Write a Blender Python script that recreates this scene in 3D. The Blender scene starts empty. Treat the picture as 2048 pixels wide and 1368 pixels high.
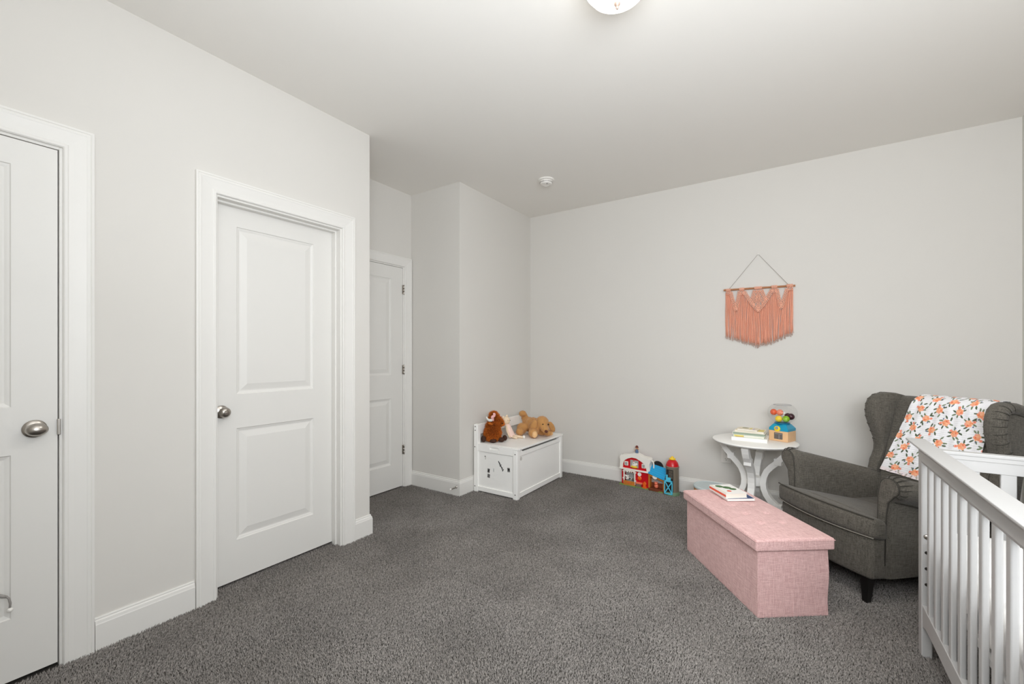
import bpy, math, random
import numpy as np
from mathutils import Matrix, Vector

random.seed(7)
rng = np.random.default_rng(7)
C = bpy.context.scene.collection
SC = bpy.context.scene

# ---------------------------------------------------------------- camera, light, exposure
cam_d = bpy.data.cameras.new('camera'); cam = bpy.data.objects.new('camera', cam_d); C.objects.link(cam)
cam_d.sensor_width = 36.0; cam_d.lens = 36.0 * 853.0 / 2048.0
cam_d.shift_y = (708.0 - 684.0) / 2048.0
cam_d.clip_start = 0.02
cam.location = (0, 0, 1.236)
cam.rotation_euler = (math.pi / 2, 0, math.radians(33.57))
SC.camera = cam

SC.view_settings.view_transform = 'Standard'
SC.view_settings.look = 'None'
SC.view_settings.exposure = 0.0
SC.view_settings.gamma = 1.0
SC.view_settings.use_curve_mapping = False

wd = bpy.data.worlds.new('daylight'); SC.world = wd; wd.use_nodes = True
wd.node_tree.nodes['Background'].inputs['Color'].default_value = (0.80, 0.90, 1.0, 1)
wd.node_tree.nodes['Background'].inputs['Strength'].default_value = 1.5

def area_light(name, loc, rot, sx, sy, power, col):
    l = bpy.data.lights.new(name, 'AREA'); l.shape = 'RECTANGLE'; l.size = sx; l.size_y = sy
    l.energy = power; l.color = col
    o = bpy.data.objects.new(name, l); C.objects.link(o); o.location = loc; o.rotation_euler = rot
    return o
# added fill from the right, set in an unseen made-up window
COOL = (0.925, 0.965, 1.0)
area_light('side_fill', (1.17, 0.35, 1.5), (math.radians(90), 0, math.radians(90)), 1.55, 1.45, 14, COOL)
# two more added fills: one forward into the room, one up to the ceiling
area_light('room_fill', (0.42, 0.05, 1.70), (math.radians(99), 0, math.radians(8)), 1.5, 0.9, 71, COOL)
area_light('ceiling_fill', (-0.5, -0.1, 1.7), (math.radians(180 - 25), 0, 0), 0.9, 0.6, 14, COOL)
LAMP_STRENGTH = 4.5
LAMP_WASH = 32

SC.cycles.use_denoising = True
SC.cycles.max_bounces = 14
SC.cycles.diffuse_bounces = 8
SC.cycles.sample_clamp_indirect = 6.0
SC.cycles.caustics_reflective = False
SC.cycles.caustics_refractive = False

# ---------------------------------------------------------------- materials
def lin(c):
    return tuple(((v / 255) / 12.92 if v / 255 <= 0.04045 else ((v / 255 + 0.055) / 1.055) ** 2.4) for v in c)

def mat(name, rgb, rough=0.6, metal=0.0, spec=0.5, noise=None, bump=None, sheen=0.0):
    """rgb in sRGB 0-255. noise=(scale, amount) colour variation; bump=(scale, strength, distance)"""
    m = bpy.data.materials.new(name); m.use_nodes = True
    nt = m.node_tree; b = nt.nodes['Principled BSDF']
    c = lin(rgb)
    b.inputs['Base Color'].default_value = (*c, 1)
    b.inputs['Roughness'].default_value = rough
    b.inputs['Metallic'].default_value = metal
    b.inputs['Specular IOR Level'].default_value = spec
    if sheen: b.inputs['Sheen Weight'].default_value = sheen
    tc = nt.nodes.new('ShaderNodeTexCoord')
    n = nt.nodes.new('ShaderNodeTexNoise'); n.inputs['Scale'].default_value = (noise or (20, 0))[0]
    n.inputs['Detail'].default_value = 3
    nt.links.new(tc.outputs['Object'], n.inputs['Vector'])
    mix = nt.nodes.new('ShaderNodeMix'); mix.data_type = 'RGBA'
    a = (noise or (20, 0.015))[1]
    mix.inputs['A'].default_value = (*[v * (1 - a) for v in c], 1)
    mix.inputs['B'].default_value = (*[min(1, v * (1 + a)) for v in c], 1)
    nt.links.new(n.outputs['Fac'], mix.inputs['Factor'])
    nt.links.new(mix.outputs['Result'], b.inputs['Base Color'])
    if bump:
        n2 = nt.nodes.new('ShaderNodeTexNoise'); n2.inputs['Scale'].default_value = bump[0]; n2.inputs['Detail'].default_value = 2
        nt.links.new(tc.outputs['Object'], n2.inputs['Vector'])
        bp = nt.nodes.new('ShaderNodeBump'); bp.inputs['Strength'].default_value = bump[1]; bp.inputs['Distance'].default_value = bump[2]
        nt.links.new(n2.outputs['Fac'], bp.inputs['Height']); nt.links.new(bp.outputs['Normal'], b.inputs['Normal'])
    return m

def weave(name, dark, light, scale=260, rough=0.95, bump=0.0006):
    m = bpy.data.materials.new(name); m.use_nodes = True
    nt = m.node_tree; b = nt.nodes['Principled BSDF']; L = nt.links.new
    b.inputs['Roughness'].default_value = rough; b.inputs['Specular IOR Level'].default_value = 0.12
    b.inputs['Sheen Weight'].default_value = 0.12
    tc = nt.nodes.new('ShaderNodeTexCoord')
    outs = []
    for sc in ((scale, scale, scale * .08), (scale * .08, scale, scale), (scale, scale * .08, scale)):
        mp = nt.nodes.new('ShaderNodeMapping'); mp.inputs['Scale'].default_value = sc
        n = nt.nodes.new('ShaderNodeTexNoise'); n.inputs['Scale'].default_value = 1.0; n.inputs['Detail'].default_value = 1.0
        L(tc.outputs['Object'], mp.inputs['Vector']); L(mp.outputs['Vector'], n.inputs['Vector'])
        outs.append(n.outputs['Fac'])
    a = nt.nodes.new('ShaderNodeMath'); a.operation = 'ADD'; L(outs[0], a.inputs[0]); L(outs[1], a.inputs[1])
    a2 = nt.nodes.new('ShaderNodeMath'); a2.operation = 'ADD'; L(a.outputs[0], a2.inputs[0]); L(outs[2], a2.inputs[1])
    mr = nt.nodes.new('ShaderNodeMapRange'); mr.inputs['From Min'].default_value = 1.1; mr.inputs['From Max'].default_value = 1.9
    L(a2.outputs[0], mr.inputs['Value'])
    mix = nt.nodes.new('ShaderNodeMix'); mix.data_type = 'RGBA'
    mix.inputs['A'].default_value = (*lin(dark), 1); mix.inputs['B'].default_value = (*lin(light), 1)
    L(mr.outputs['Result'], mix.inputs['Factor']); L(mix.outputs['Result'], b.inputs['Base Color'])
    bp = nt.nodes.new('ShaderNodeBump'); bp.inputs['Strength'].default_value = 0.6; bp.inputs['Distance'].default_value = bump
    L(mr.outputs['Result'], bp.inputs['Height']); L(bp.outputs['Normal'], b.inputs['Normal'])
    return m

def vcol(name, rough=0.9, bump=None):
    m = bpy.data.materials.new(name); m.use_nodes = True
    nt = m.node_tree; b = nt.nodes['Principled BSDF']; b.inputs['Roughness'].default_value = rough
    b.inputs['Specular IOR Level'].default_value = 0.15
    at = nt.nodes.new('ShaderNodeVertexColor'); at.layer_name = 'print'
    nt.links.new(at.outputs['Color'], b.inputs['Base Color'])
    return m

def glass(name, rough=0.0, tint=(1, 1, 1), alpha=0.12):
    """clear thin glass: mostly see-through with a gloss"""
    m = bpy.data.materials.new(name); m.use_nodes = True
    nt = m.node_tree; nt.nodes.clear()
    o = nt.nodes.new('ShaderNodeOutputMaterial'); t = nt.nodes.new('ShaderNodeBsdfTransparent')
    t.inputs['Color'].default_value = (*tint, 1)
    g = nt.nodes.new('ShaderNodeBsdfGlossy'); g.inputs['Roughness'].default_value = 0.03 + rough
    lw = nt.nodes.new('ShaderNodeLayerWeight'); lw.inputs['Blend'].default_value = .35
    mu = nt.nodes.new('ShaderNodeMath'); mu.operation = 'MULTIPLY_ADD'; mu.inputs[1].default_value = alpha * 2.2; mu.inputs[2].default_value = .03
    mx = nt.nodes.new('ShaderNodeMixShader')
    nt.links.new(lw.outputs['Facing'], mu.inputs[0]); nt.links.new(mu.outputs[0], mx.inputs[0])
    nt.links.new(t.outputs[0], mx.inputs[1]); nt.links.new(g.outputs[0], mx.inputs[2])
    nt.links.new(mx.outputs[0], o.inputs['Surface'])
    return m

def emit(name, rgb, strength):
    m = bpy.data.materials.new(name); m.use_nodes = True
    b = m.node_tree.nodes['Principled BSDF']
    b.inputs['Base Color'].default_value = (0.9, 0.9, 0.88, 1)
    b.inputs['Emission Color'].default_value = (*lin(rgb), 1); b.inputs['Emission Strength'].default_value = strength
    return m

def carpet_mat():
    m = bpy.data.materials.new('carpet'); m.use_nodes = True
    nt = m.node_tree; b = nt.nodes['Principled BSDF']; L = nt.links.new
    b.inputs['Roughness'].default_value = 1.0; b.inputs['Specular IOR Level'].default_value = 0.05
    tc = nt.nodes.new('ShaderNodeTexCoord')
    n1 = nt.nodes.new('ShaderNodeTexNoise'); n1.inputs['Scale'].default_value = 120; n1.inputs['Detail'].default_value = 2
    n2 = nt.nodes.new('ShaderNodeTexNoise'); n2.inputs['Scale'].default_value = 3.0; n2.inputs['Detail'].default_value = 4
    L(tc.outputs['Object'], n1.inputs['Vector']); L(tc.outputs['Object'], n2.inputs['Vector'])
    r = nt.nodes.new('ShaderNodeValToRGB')
    r.color_ramp.elements[0].position = 0.30; r.color_ramp.elements[0].color = (*lin((92, 89, 86)), 1)
    r.color_ramp.elements[1].position = 0.70; r.color_ramp.elements[1].color = (*lin((174, 168, 163)), 1)
    L(n1.outputs['Fac'], r.inputs['Fac'])
    mr = nt.nodes.new('ShaderNodeMapRange'); mr.inputs['From Min'].default_value = 0.3; mr.inputs['From Max'].default_value = 0.7
    mr.inputs['To Min'].default_value = 0.84; mr.inputs['To Max'].default_value = 1.12
    L(n2.outputs['Fac'], mr.inputs['Value'])
    mx = nt.nodes.new('ShaderNodeVectorMath'); mx.operation = 'SCALE'
    L(r.outputs['Color'], mx.inputs[0]); L(mr.outputs['Result'], mx.inputs['Scale']); L(mx.outputs[0], b.inputs['Base Color'])
    return m

M = dict(
    wall=mat('wall_paint', (214, 211, 206), 0.85, spec=0.25, noise=(2, .01), bump=(180, .12, .0006)),
    ceil=mat('ceiling_paint', (236, 233, 228), 0.9, spec=0.2, noise=(2, .01), bump=(120, .1, .0006)),
    trim=mat('trim_paint', (226, 224, 220), 0.42, noise=(6, .008)),
    door=mat('door_paint', (222, 220, 216), 0.45, noise=(5, .01), bump=(90, .08, .0004)),
    white=mat('white_lacquer', (246, 245, 242), 0.38, noise=(8, .01)),
    crib=mat('crib_paint', (188, 187, 186), 0.35, noise=(8, .01)),
    nickel=mat('satin_nickel', (176, 170, 163), 0.28, metal=1.0, noise=(60, .05)),
    dark=mat('dark_gap', (22, 20, 18), 0.9),
    hole=mat('dark_screw', (58, 54, 50), 0.5, metal=0.4),
    carpet=carpet_mat(),
    back=mat('carpet_backing', (74, 71, 68), 1.0, spec=0.02, noise=(150, .3)),
    grey=weave('charcoal_weave', (72, 69, 63), (112, 107, 99), 330),
    piping=mat('charcoal_piping', (60, 57, 51), 0.8, noise=(200, .2)),
    pipelight=mat('grey_piping', (128, 123, 114), 0.75, noise=(200, .2)),
    black=mat('black_leg', (22, 20, 19), 0.35),
    pink=weave('pink_linen', (200, 156, 154), (236, 200, 197), 300),
    coral=mat('coral_cord', (240, 171, 145), 0.9, spec=.1, noise=(180, .2), bump=(400, .5, .001)),
    coralknot=mat('coral_knots', (244, 182, 158), 0.9, spec=.1, noise=(180, .22)),
    fray=mat('frayed_ends', (196, 170, 158), 0.95, spec=.1),
    wood=mat('rod_wood', (168, 112, 72), 0.55, noise=(40, .3)),
    beech=mat('beech_wood', (226, 184, 140), 0.5, noise=(14, .1)),
    string=mat('grey_string', (150, 144, 136), 0.8),
    tan=mat('tan_plush', (196, 147, 92), 0.95, spec=.05, noise=(25, .18), sheen=.3),
    tanlight=mat('cream_plush', (232, 188, 136), 0.95, spec=.05, noise=(25, .1), sheen=.3),
    tanfur=mat('tan_fur', (198, 146, 88), 0.9, spec=.05, noise=(60, .22)),
    brownfur=mat('brown_fur', (192, 106, 42), 0.85, spec=.1, noise=(30, .55)),
    brown=mat('brown_plush', (120, 62, 26), 0.95, spec=.05, noise=(20, .3)),
    darkbrown=mat('dark_brown_felt', (72, 52, 44), 0.9, spec=.05),
    nose=mat('brown_nose', (98, 48, 32), 0.6),
    cream=mat('cream_felt', (236, 214, 186), 0.95, spec=.05, noise=(40, .05)),
    blush=mat('blush_cloth', (240, 212, 200), 0.95, spec=.05, noise=(30, .05)),
    horn=mat('white_felt', (240, 238, 232), 0.9),
    bow=mat('pink_bow', (240, 178, 176), 0.8, noise=(90, .25)),
    bead=mat('black_bead', (18, 14, 12), 0.15),
    red=mat('red_plastic', (200, 16, 28), 0.3), barnwhite=mat('white_plastic', (244, 240, 232), 0.35),
    sky=mat('blue_plastic', (30, 160, 214), 0.3), gate=mat('cyan_plastic', (90, 204, 236), 0.3),
    orange=mat('orange_plastic', (238, 104, 30), 0.3), yellow=mat('yellow_plastic', (246, 206, 50), 0.35),
    barnwood=mat('printed_timber', (200, 124, 44), 0.5, noise=(60, .15)),
    darkwood=mat('dark_timber', (118, 58, 34), 0.5, noise=(80, .3)),
    silo=mat('taupe_plastic', (122, 112, 98), 0.4), grass=mat('green_plastic', (120, 150, 78), 0.5),
    moss=mat('grey_green_plastic', (112, 140, 110), 0.5), print_=mat('printed_grey', (168, 168, 166), 0.5),
    navy=mat('navy_print', (30, 62, 112), 0.5), pig=mat('salmon_plastic', (240, 130, 100), 0.35),
    skin=mat('toy_skin', (206, 150, 110), 0.4), denim=mat('toy_denim', (86, 112, 146), 0.5), hat=mat('toy_hat', (112, 42, 30), 0.45),
    night=mat('night_print', (26, 24, 24), 0.5), teal=mat('teal_paint', (20, 150, 186), 0.3), tealdark=mat('teal_rim', (22, 112, 150), 0.3),
    window=mat('smoked_window', (104, 96, 92), 0.12), lemon=mat('lemon_paint', (246, 214, 36), 0.3),
    lime=mat('lime_ball', (140, 190, 40), 0.2, noise=(30, .3)), plum=mat('plum_ball', (58, 24, 34), 0.2, noise=(20, .3)),
    tomato=mat('orange_ball', (230, 92, 44), 0.2, noise=(30, .2)), peach=mat('peach_ball', (238, 138, 108), 0.2),
    lightgrey=mat('light_grey_disc', (150, 150, 156), 0.4),
    paper=mat('page_paper', (238, 234, 222), 0.85, noise=(300, .04)), bookwhite=mat('book_white', (242, 240, 236), 0.5),
    bookcream=mat('book_cream', (232, 222, 200), 0.55), bookmint=mat('book_mint', (200, 216, 200), 0.55),
    booksage=mat('book_sage', (150, 164, 146), 0.55), bookyellow=mat('book_yellow', (226, 210, 120), 0.5),
    ochre=mat('ochre_print', (190, 130, 40), 0.5), leafgreen=mat('green_print', (72, 110, 62), 0.6, noise=(60, .3)),
    olive=mat('olive_print', (150, 148, 118), 0.6), redprint=mat('red_print', (228, 92, 62), 0.5), lilac=mat('lilac_print', (196, 184, 204), 0.6),
    paleblue=mat('pale_blue_lid', (200, 212, 214), 0.35), tandrum=mat('tan_drum', (206, 150, 96), 0.5, noise=(20, .1)),
    plastic=mat('white_plate', (232, 229, 224), 0.4), greyplastic=mat('grey_plastic', (150, 146, 142), 0.6),
    sheet=mat('white_sheet', (244, 243, 242), 0.95, spec=.1, noise=(30, .01), bump=(60, .3, .004)),
    greycloth=weave('grey_cloth', (140, 136, 130), (176, 171, 164), 260),
    sticker=mat('sticker_grey', (112, 110, 108), 0.7, noise=(260, .5)), stickdark=mat('sticker_dark', (62, 60, 60), 0.7),
    smudge=mat('sticker_residue', (198, 195, 190), 0.7),
    bowl=emit('lit_glass_bowl', (255, 250, 240), LAMP_STRENGTH), blanket=vcol('floral_muslin'),
    clear=glass('clear_plastic'), pane=glass('window_glass', alpha=.05),
    finial=mat('lamp_finial', (196, 170, 156), 0.35, metal=.4), bulbbase=mat('lamp_pan', (206, 204, 198), 0.4),
)

# ---------------------------------------------------------------- mesh helpers
class MB:
    def __init__(s): s.v = []; s.f = []
    def add(s, v, f):
        n = len(s.v); s.v += [tuple(p) for p in v]; s.f += [tuple(i + n for i in q) for q in f]; return s
    def box(s, x0, x1, y0, y1, z0, z1, m=None):
        v = [(x, y, z) for x in (x0, x1) for y in (y0, y1) for z in (z0, z1)]
        if m is not None: v = [m @ Vector(p) for p in v]
        return s.add(v, [(0, 1, 3, 2), (4, 6, 7, 5), (0, 4, 5, 1), (2, 3, 7, 6), (0, 2, 6, 4), (1, 5, 7, 3)])
    def prism(s, poly, axis, a, b, m=None):
        """extrude a 2D polygon along axis; the other two axes in order x,y,z"""
        def P(u, w, d):
            return {'x': (d, u, w), 'y': (u, d, w), 'z': (u, w, d)}[axis]
        n = len(poly)
        v = [P(u, w, a) for u, w in poly] + [P(u, w, b) for u, w in poly]
        if m is not None: v = [m @ Vector(p) for p in v]
        f = [tuple(range(n))[::-1], tuple(range(n, 2 * n))] + [(i, (i + 1) % n, (i + 1) % n + n, i + n) for i in range(n)]
        return s.add(v, f)
    def lathe(s, prof, c=(0, 0, 0), n=32, axis='z', m=None):
        v = []; f = []
        for r, h in prof:
            for i in range(n):
                a = 2 * math.pi * i / n; x, y = r * math.cos(a), r * math.sin(a)
                p = {'z': (x, y, h), 'x': (h, x, y), 'y': (x, h, y)}[axis]
                v.append((p[0] + c[0], p[1] + c[1], p[2] + c[2]))
        for k in range(len(prof) - 1):
            for i in range(n):
                j = (i + 1) % n; f.append((k * n + i, k * n + j, (k + 1) * n + j, (k + 1) * n + i))
        if prof[0][0] > 1e-6: f.append(tuple(range(n))[::-1])
        if prof[-1][0] > 1e-6: f.append(tuple(range((len(prof) - 1) * n, len(prof) * n)))
        if m is not None: v = [m @ Vector(p) for p in v]
        return s.add(v, f)
    def tube(s, path, r, n=8, closed=False):
        P = [Vector(p) for p in path]; N = len(P); v = []; f = []
        rr = r if hasattr(r, '__len__') else [r] * N
        up = None
        for i, p in enumerate(P):
            a = P[(i - 1) % N] if (i > 0 or closed) else p; b = P[(i + 1) % N] if (i < N - 1 or closed) else p
            t = (b - a).normalized()
            if up is None:
                up = Vector((0, 0, 1)) if abs(t.z) < .9 else Vector((1, 0, 0))
            s1 = t.cross(up)
            if s1.length < 1e-6: s1 = t.cross(Vector((0, 1, 0.01)))
            s1.normalize(); up = s1.cross(t).normalized()
            for k in range(n):
                an = 2 * math.pi * k / n; v.append(p + (s1 * math.cos(an) + up * math.sin(an)) * rr[i])
        M_ = N if closed else N - 1
        for i in range(M_):
            for k in range(n):
                j = (i + 1) % N; f.append((i * n + k, i * n + (k + 1) % n, j * n + (k + 1) % n, j * n + k))
        if not closed:
            f.append(tuple(range(n))[::-1]); f.append(tuple(range((N - 1) * n, N * n)))
        return s.add(v, f)
    def ell(s, c, r, rot=(0, 0, 0), n=14, q=10):
        R = Matrix.Rotation(rot[2], 3, 'Z') @ Matrix.Rotation(rot[1], 3, 'Y') @ Matrix.Rotation(rot[0], 3, 'X')
        if not hasattr(r, '__len__'): r = (r, r, r)
        v = [Vector(c) + R @ Vector((0, 0, r[2]))]; f = []
        for k in range(1, q):
            th = math.pi * k / q
            for i in range(n):
                a = 2 * math.pi * i / n
                v.append(Vector(c) + R @ Vector((r[0] * math.sin(th) * math.cos(a), r[1] * math.sin(th) * math.sin(a), r[2] * math.cos(th))))
        v.append(Vector(c) - R @ Vector((0, 0, r[2])))
        for i in range(n): f.append((0, 1 + i, 1 + (i + 1) % n))
        for k in range(q - 2):
            for i in range(n):
                a = 1 + k * n + i; b = 1 + k * n + (i + 1) % n; f.append((a, a + n, b + n, b))
        e = len(v) - 1
        for i in range(n): f.append((e, 1 + (q - 2) * n + (i + 1) % n, 1 + (q - 2) * n + i))
        return s.add(v, f)
    def rbox(s, x0, x1, y0, y1, z0, z1, r, n=(8, 8, 4), fn=None, m=None):
        """box with rounded edges on a subdivided grid; fn deforms each point"""
        lo = Vector((x0, y0, z0)); hi = Vector((x1, y1, z1)); idx = {}; v = []; f = []
        def ramp(k, N, a, b):     # place grid lines densely in the rounded rim
            if k == 0: return a
            if k == N: return b
            return None
        def coords(N, a, b):
            rr = min(r, (b - a) / 2 * .999)
            e = [0, .3, .65, 1.0]
            left = [a + rr * t for t in e]; right = [b - rr * t for t in e][::-1]
            mid = [a + rr + (b - a - 2 * rr) * k / N for k in range(1, N)]
            return left + mid + right
        X = coords(n[0], x0, x1); Y = coords(n[1], y0, y1); Z = coords(n[2], z0, z1)
        def vid(i, j, k):
            key = (i, j, k)
            if key not in idx:
                p = Vector((X[i], Y[j], Z[k])); q = Vector(p)
                for a in range(3):
                    rr = min(r, (hi[a] - lo[a]) / 2 * .999); q[a] = min(max(p[a], lo[a] + rr), hi[a] - rr)
                d = p - q
                if d.length > 1e-9:
                    rv = Vector([min(r, (hi[a] - lo[a]) / 2 * .999) for a in range(3)])
                    u = Vector([d[a] / rv[a] for a in range(3)]); l = u.length
                    mxx = max(abs(u[0]), abs(u[1]), abs(u[2]))
                    u = u / l * mxx
                    p = q + Vector([u[a] * rv[a] for a in range(3)])
                if fn: p = Vector(fn(p))
                if m is not None: p = m @ p
                idx[key] = len(v); v.append(tuple(p))
            return idx[key]
        nx, ny, nz = len(X) - 1, len(Y) - 1, len(Z) - 1
        for i in range(nx):
            for j in range(ny):
                f.append((vid(i, j, 0), vid(i, j + 1, 0), vid(i + 1, j + 1, 0), vid(i + 1, j, 0)))
                f.append((vid(i, j, nz), vid(i + 1, j, nz), vid(i + 1, j + 1, nz), vid(i, j + 1, nz)))
        for i in range(nx):
            for k in range(nz):
                f.append((vid(i, 0, k), vid(i + 1, 0, k), vid(i + 1, 0, k + 1), vid(i, 0, k + 1)))
                f.append((vid(i, ny, k), vid(i, ny, k + 1), vid(i + 1, ny, k + 1), vid(i + 1, ny, k)))
        for j in range(ny):
            for k in range(nz):
                f.append((vid(0, j, k), vid(0, j, k + 1), vid(0, j + 1, k + 1), vid(0, j + 1, k)))
                f.append((vid(nx, j, k), vid(nx, j + 1, k), vid(nx, j + 1, k + 1), vid(nx, j, k + 1)))
        return s.add(v, f)
    def loft(s, rings, cap=True):
        n = len(rings[0]); v = [p for r in rings for p in r]; f = []
        for k in range(len(rings) - 1):
            for i in range(n):
                j = (i + 1) % n; f.append((k * n + i, k * n + j, (k + 1) * n + j, (k + 1) * n + i))
        if cap: f.append(tuple(range(n))[::-1]); f.append(tuple(range((len(rings) - 1) * n, len(rings) * n)))
        return s.add(v, f)

def obj(name, mb, material, parent=None, smooth=False, bevel=0, seg=2, rel=None):
    me = bpy.data.meshes.new(name); v = mb.v
    if rel is not None:                      # vertices given in room space, object origin moved to rel
        v = [(p[0] - rel[0], p[1] - rel[1], p[2] - rel[2]) for p in v]
    me.from_pydata([tuple(p) for p in v], [], mb.f)
    bpy_fix(me)
    if material is not None: me.materials.append(material)
    if smooth == 'auto':
        me.polygons.foreach_set('use_smooth', [True] * len(me.polygons)); me.set_sharp_from_angle(angle=math.radians(38))
    elif smooth:
        me.polygons.foreach_set('use_smooth', [True] * len(me.polygons))
    me.update()
    o = bpy.data.objects.new(name, me); C.objects.link(o)
    if parent is not None: o.parent = parent
    if rel is not None and parent is None: o.location = rel
    if bevel:
        b = o.modifiers.new('bevel', 'BEVEL'); b.width = bevel; b.segments = seg; b.limit_method = 'ANGLE'; b.angle_limit = math.radians(40)
        b.harden_normals = False
    return o

import bmesh
def bpy_fix(me):
    bm = bmesh.new(); bm.from_mesh(me); bmesh.ops.recalc_face_normals(bm, faces=bm.faces); bm.to_mesh(me); bm.free()

def tag(o, label=None, cat=None, group=None, kind=None):
    if label: o['label'] = label
    if cat: o['category'] = cat
    if group: o['group'] = group
    if kind: o['kind'] = kind
    return o

def thing(name, label, cat, loc=(0, 0, 0), rotz=0, group=None):
    o = bpy.data.objects.new(name, None); C.objects.link(o); o.location = loc; o.rotation_euler = (0, 0, rotz)
    o.empty_display_size = .05
    return tag(o, label, cat, group)

class World:
    """lets parts be written in room coordinates under an empty that stands at loc without rotation"""
    def __init__(s, e): s.e = e; s.l = Vector(e.location)
    def part(s, name, mb, material, parent=None, **k):
        mb.v = [tuple(Vector(p) - s.l) for p in mb.v]
        return obj(name, mb, material, parent or s.e, **k)

def struct(name, mb, m, **k):
    return tag(obj(name, mb, m, **k), kind='structure')

# ---------------------------------------------------------------- the room
XL, XR, YB, YF, ZC, XA = -2.44, 1.20, 4.04, -0.78, 2.74, -3.04
YA0, YA1 = 1.904, 2.848
WT = .115
D1 = (-0.34, 0.43, 2.06)      # door openings: y0, y1, head height
D2 = (0.965, 1.69, 2.047)
D3 = (1.995, 2.76, 2.048)

struct('floor', MB().box(-3.2, 1.35, -0.95, 4.2, -.12, -.006), M['back'])
struct('ceiling', MB().box(-3.2, 1.35, -0.95, 4.2, ZC, ZC + .1), M['ceil'])
w = MB()
for y0, y1, z0, z1 in ((YF - .12, D1[0], 0, ZC), (D1[0], D1[1], D1[2], ZC), (D1[1], D2[0], 0, ZC), (D2[0], D2[1], D2[2], ZC), (D2[1], YA0, 0, ZC)):
    w.box(XL - WT, XL, y0, y1, z0 - .05 if z0 == 0 else z0, z1)
struct('wall_left', w, M['wall'])
w = MB().box(XA - .1, XL - WT, YA0 - .115, YA0, -.05, ZC)
struct('wall_alcove_front', w, M['wall'])
w = MB()
for y0, y1, z0, z1 in ((YA0 - .115, D3[0], -.05, ZC), (D3[0], D3[1], D3[2], ZC), (D3[1], YA1 + .1, -.05, ZC)):
    w.box(XA - .12, XA, y0, y1, z0, z1)
struct('wall_alcove_left', w, M['wall'])
struct('wall_alcove_back', MB().box(XA, XL, YA1, YA1 + .1, -.05, ZC), M['wall'])
struct('wall_corner_left', MB().box(XL - .1, XL, YA1 + .1, YB, -.05, ZC), M['wall'])
struct('wall_back', MB().box(XL - .1, XR + .12, YB, YB + .12, -.05, ZC), M['wall'])
# wall on the right with an unseen window, added to light the room from here
WY0, WY1, WZ0, WZ1 = -0.45, 1.15, 0.75, 2.25
w = MB()
for y0, y1, z0, z1 in ((YF, WY0, -.05, ZC), (WY1, YB, -.05, ZC), (WY0, WY1, -.05, WZ0), (WY0, WY1, WZ1, ZC)): w.box(XR, XR + .12, y0, y1, z0, z1)
struct('wall_right', w, M['wall'])
struct('wall_front', MB().box(XL - .12, XR + .12, YF - .12, YF, -.05, ZC), M['wall'])
wf = MB().box(XR - .02, XR, WY0 - .08, WY0, WZ0 - .08, WZ1 + .08).box(XR - .02, XR, WY1, WY1 + .08, WZ0 - .08, WZ1 + .08)
wf.box(XR - .02, XR, WY0, WY1, WZ1, WZ1 + .08).box(XR - .03, XR, WY0, WY1, WZ0 - .08, WZ0)
my = (WY0 + WY1) / 2
wf.box(XR + .02, XR + .08, my - .03, my + .03, WZ0, WZ1).box(XR + .03, XR + .07, WY0, my - .03, 1.48, 1.52).box(XR + .03, XR + .07, my + .03, WY1, 1.48, 1.52)
win = struct('added_window', wf, M['trim'], bevel=.003)
obj('pane', MB().box(XR + .050, XR + .054, WY0, my - .03, WZ0, WZ1), M['pane'], win)
obj('pane', MB().box(XR + .050, XR + .054, my + .03, WY1, WZ0, WZ1), M['pane'], win)

# ---- carpet pile: individual tufts
def tufts(name, rects, step, hgt, rad):
    pts = []
    for x0, x1, y0, y1 in rects:
        nx = int((x1 - x0) / step); ny = int((y1 - y0) / step)
        gx, gy = np.meshgrid(np.linspace(x0, x1, nx), np.linspace(y0, y1, ny))
        p = np.stack([gx.ravel(), gy.ravel()], 1); p += rng.uniform(-.5, .5, p.shape) * step
        p[:, 0] = p[:, 0].clip(x0, x1); p[:, 1] = p[:, 1].clip(y0, y1); pts.append(p)
    p = np.concatenate(pts); n = len(p)
    base = np.empty((n, 4, 3), np.float32)
    a = rng.uniform(0, 2 * np.pi, n); rr = rad * rng.uniform(.75, 1.3, n)
    for k in range(3):
        an = a + k * 2 * np.pi / 3
        base[:, k, 0] = p[:, 0] + rr * np.cos(an); base[:, k, 1] = p[:, 1] + rr * np.sin(an); base[:, k, 2] = -.008
    px_, py_ = p[:, 0], p[:, 1]     # the pile leans in brushed patches
    field = 2.2 * np.sin(px_ * 2.1 + 1.3 * np.sin(py_ * 1.7)) + 1.8 * np.sin(py_ * 2.6 - px_ * 1.1 + 2) + .8 * np.sin(px_ * 7 + py_ * 5)
    lean = field + rng.normal(0, 1.0, n); lm = rng.uniform(.3, 1.5, n) * step
    base[:, 3, 0] = p[:, 0] + lm * np.cos(lean); base[:, 3, 1] = p[:, 1] + lm * np.sin(lean)
    base[:, 3, 2] = hgt * rng.uniform(.35, 1.0, n)
    v = base.reshape(-1, 3); i = (np.arange(n) * 4)[:, None]
    f = np.concatenate([i + [0, 1, 3], i + [1, 2, 3], i + [2, 0, 3]], 1).reshape(-1).astype(np.int32)
    me = bpy.data.meshes.new(name); me.vertices.add(len(v)); me.vertices.foreach_set('co', v.ravel())
    nf = n * 3; me.loops.add(nf * 3); me.loops.foreach_set('vertex_index', f)
    me.polygons.add(nf); me.polygons.foreach_set('loop_start', np.arange(nf, dtype=np.int32) * 3)
    me.polygons.foreach_set('loop_total', np.full(nf, 3, np.int32)); me.update(calc_edges=True)
    me.materials.append(M['carpet'])
    o = bpy.data.objects.new(name, me); C.objects.link(o)
    return tag(o, 'short grey cut carpet pile covering the whole floor', 'carpet', kind='stuff')
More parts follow.
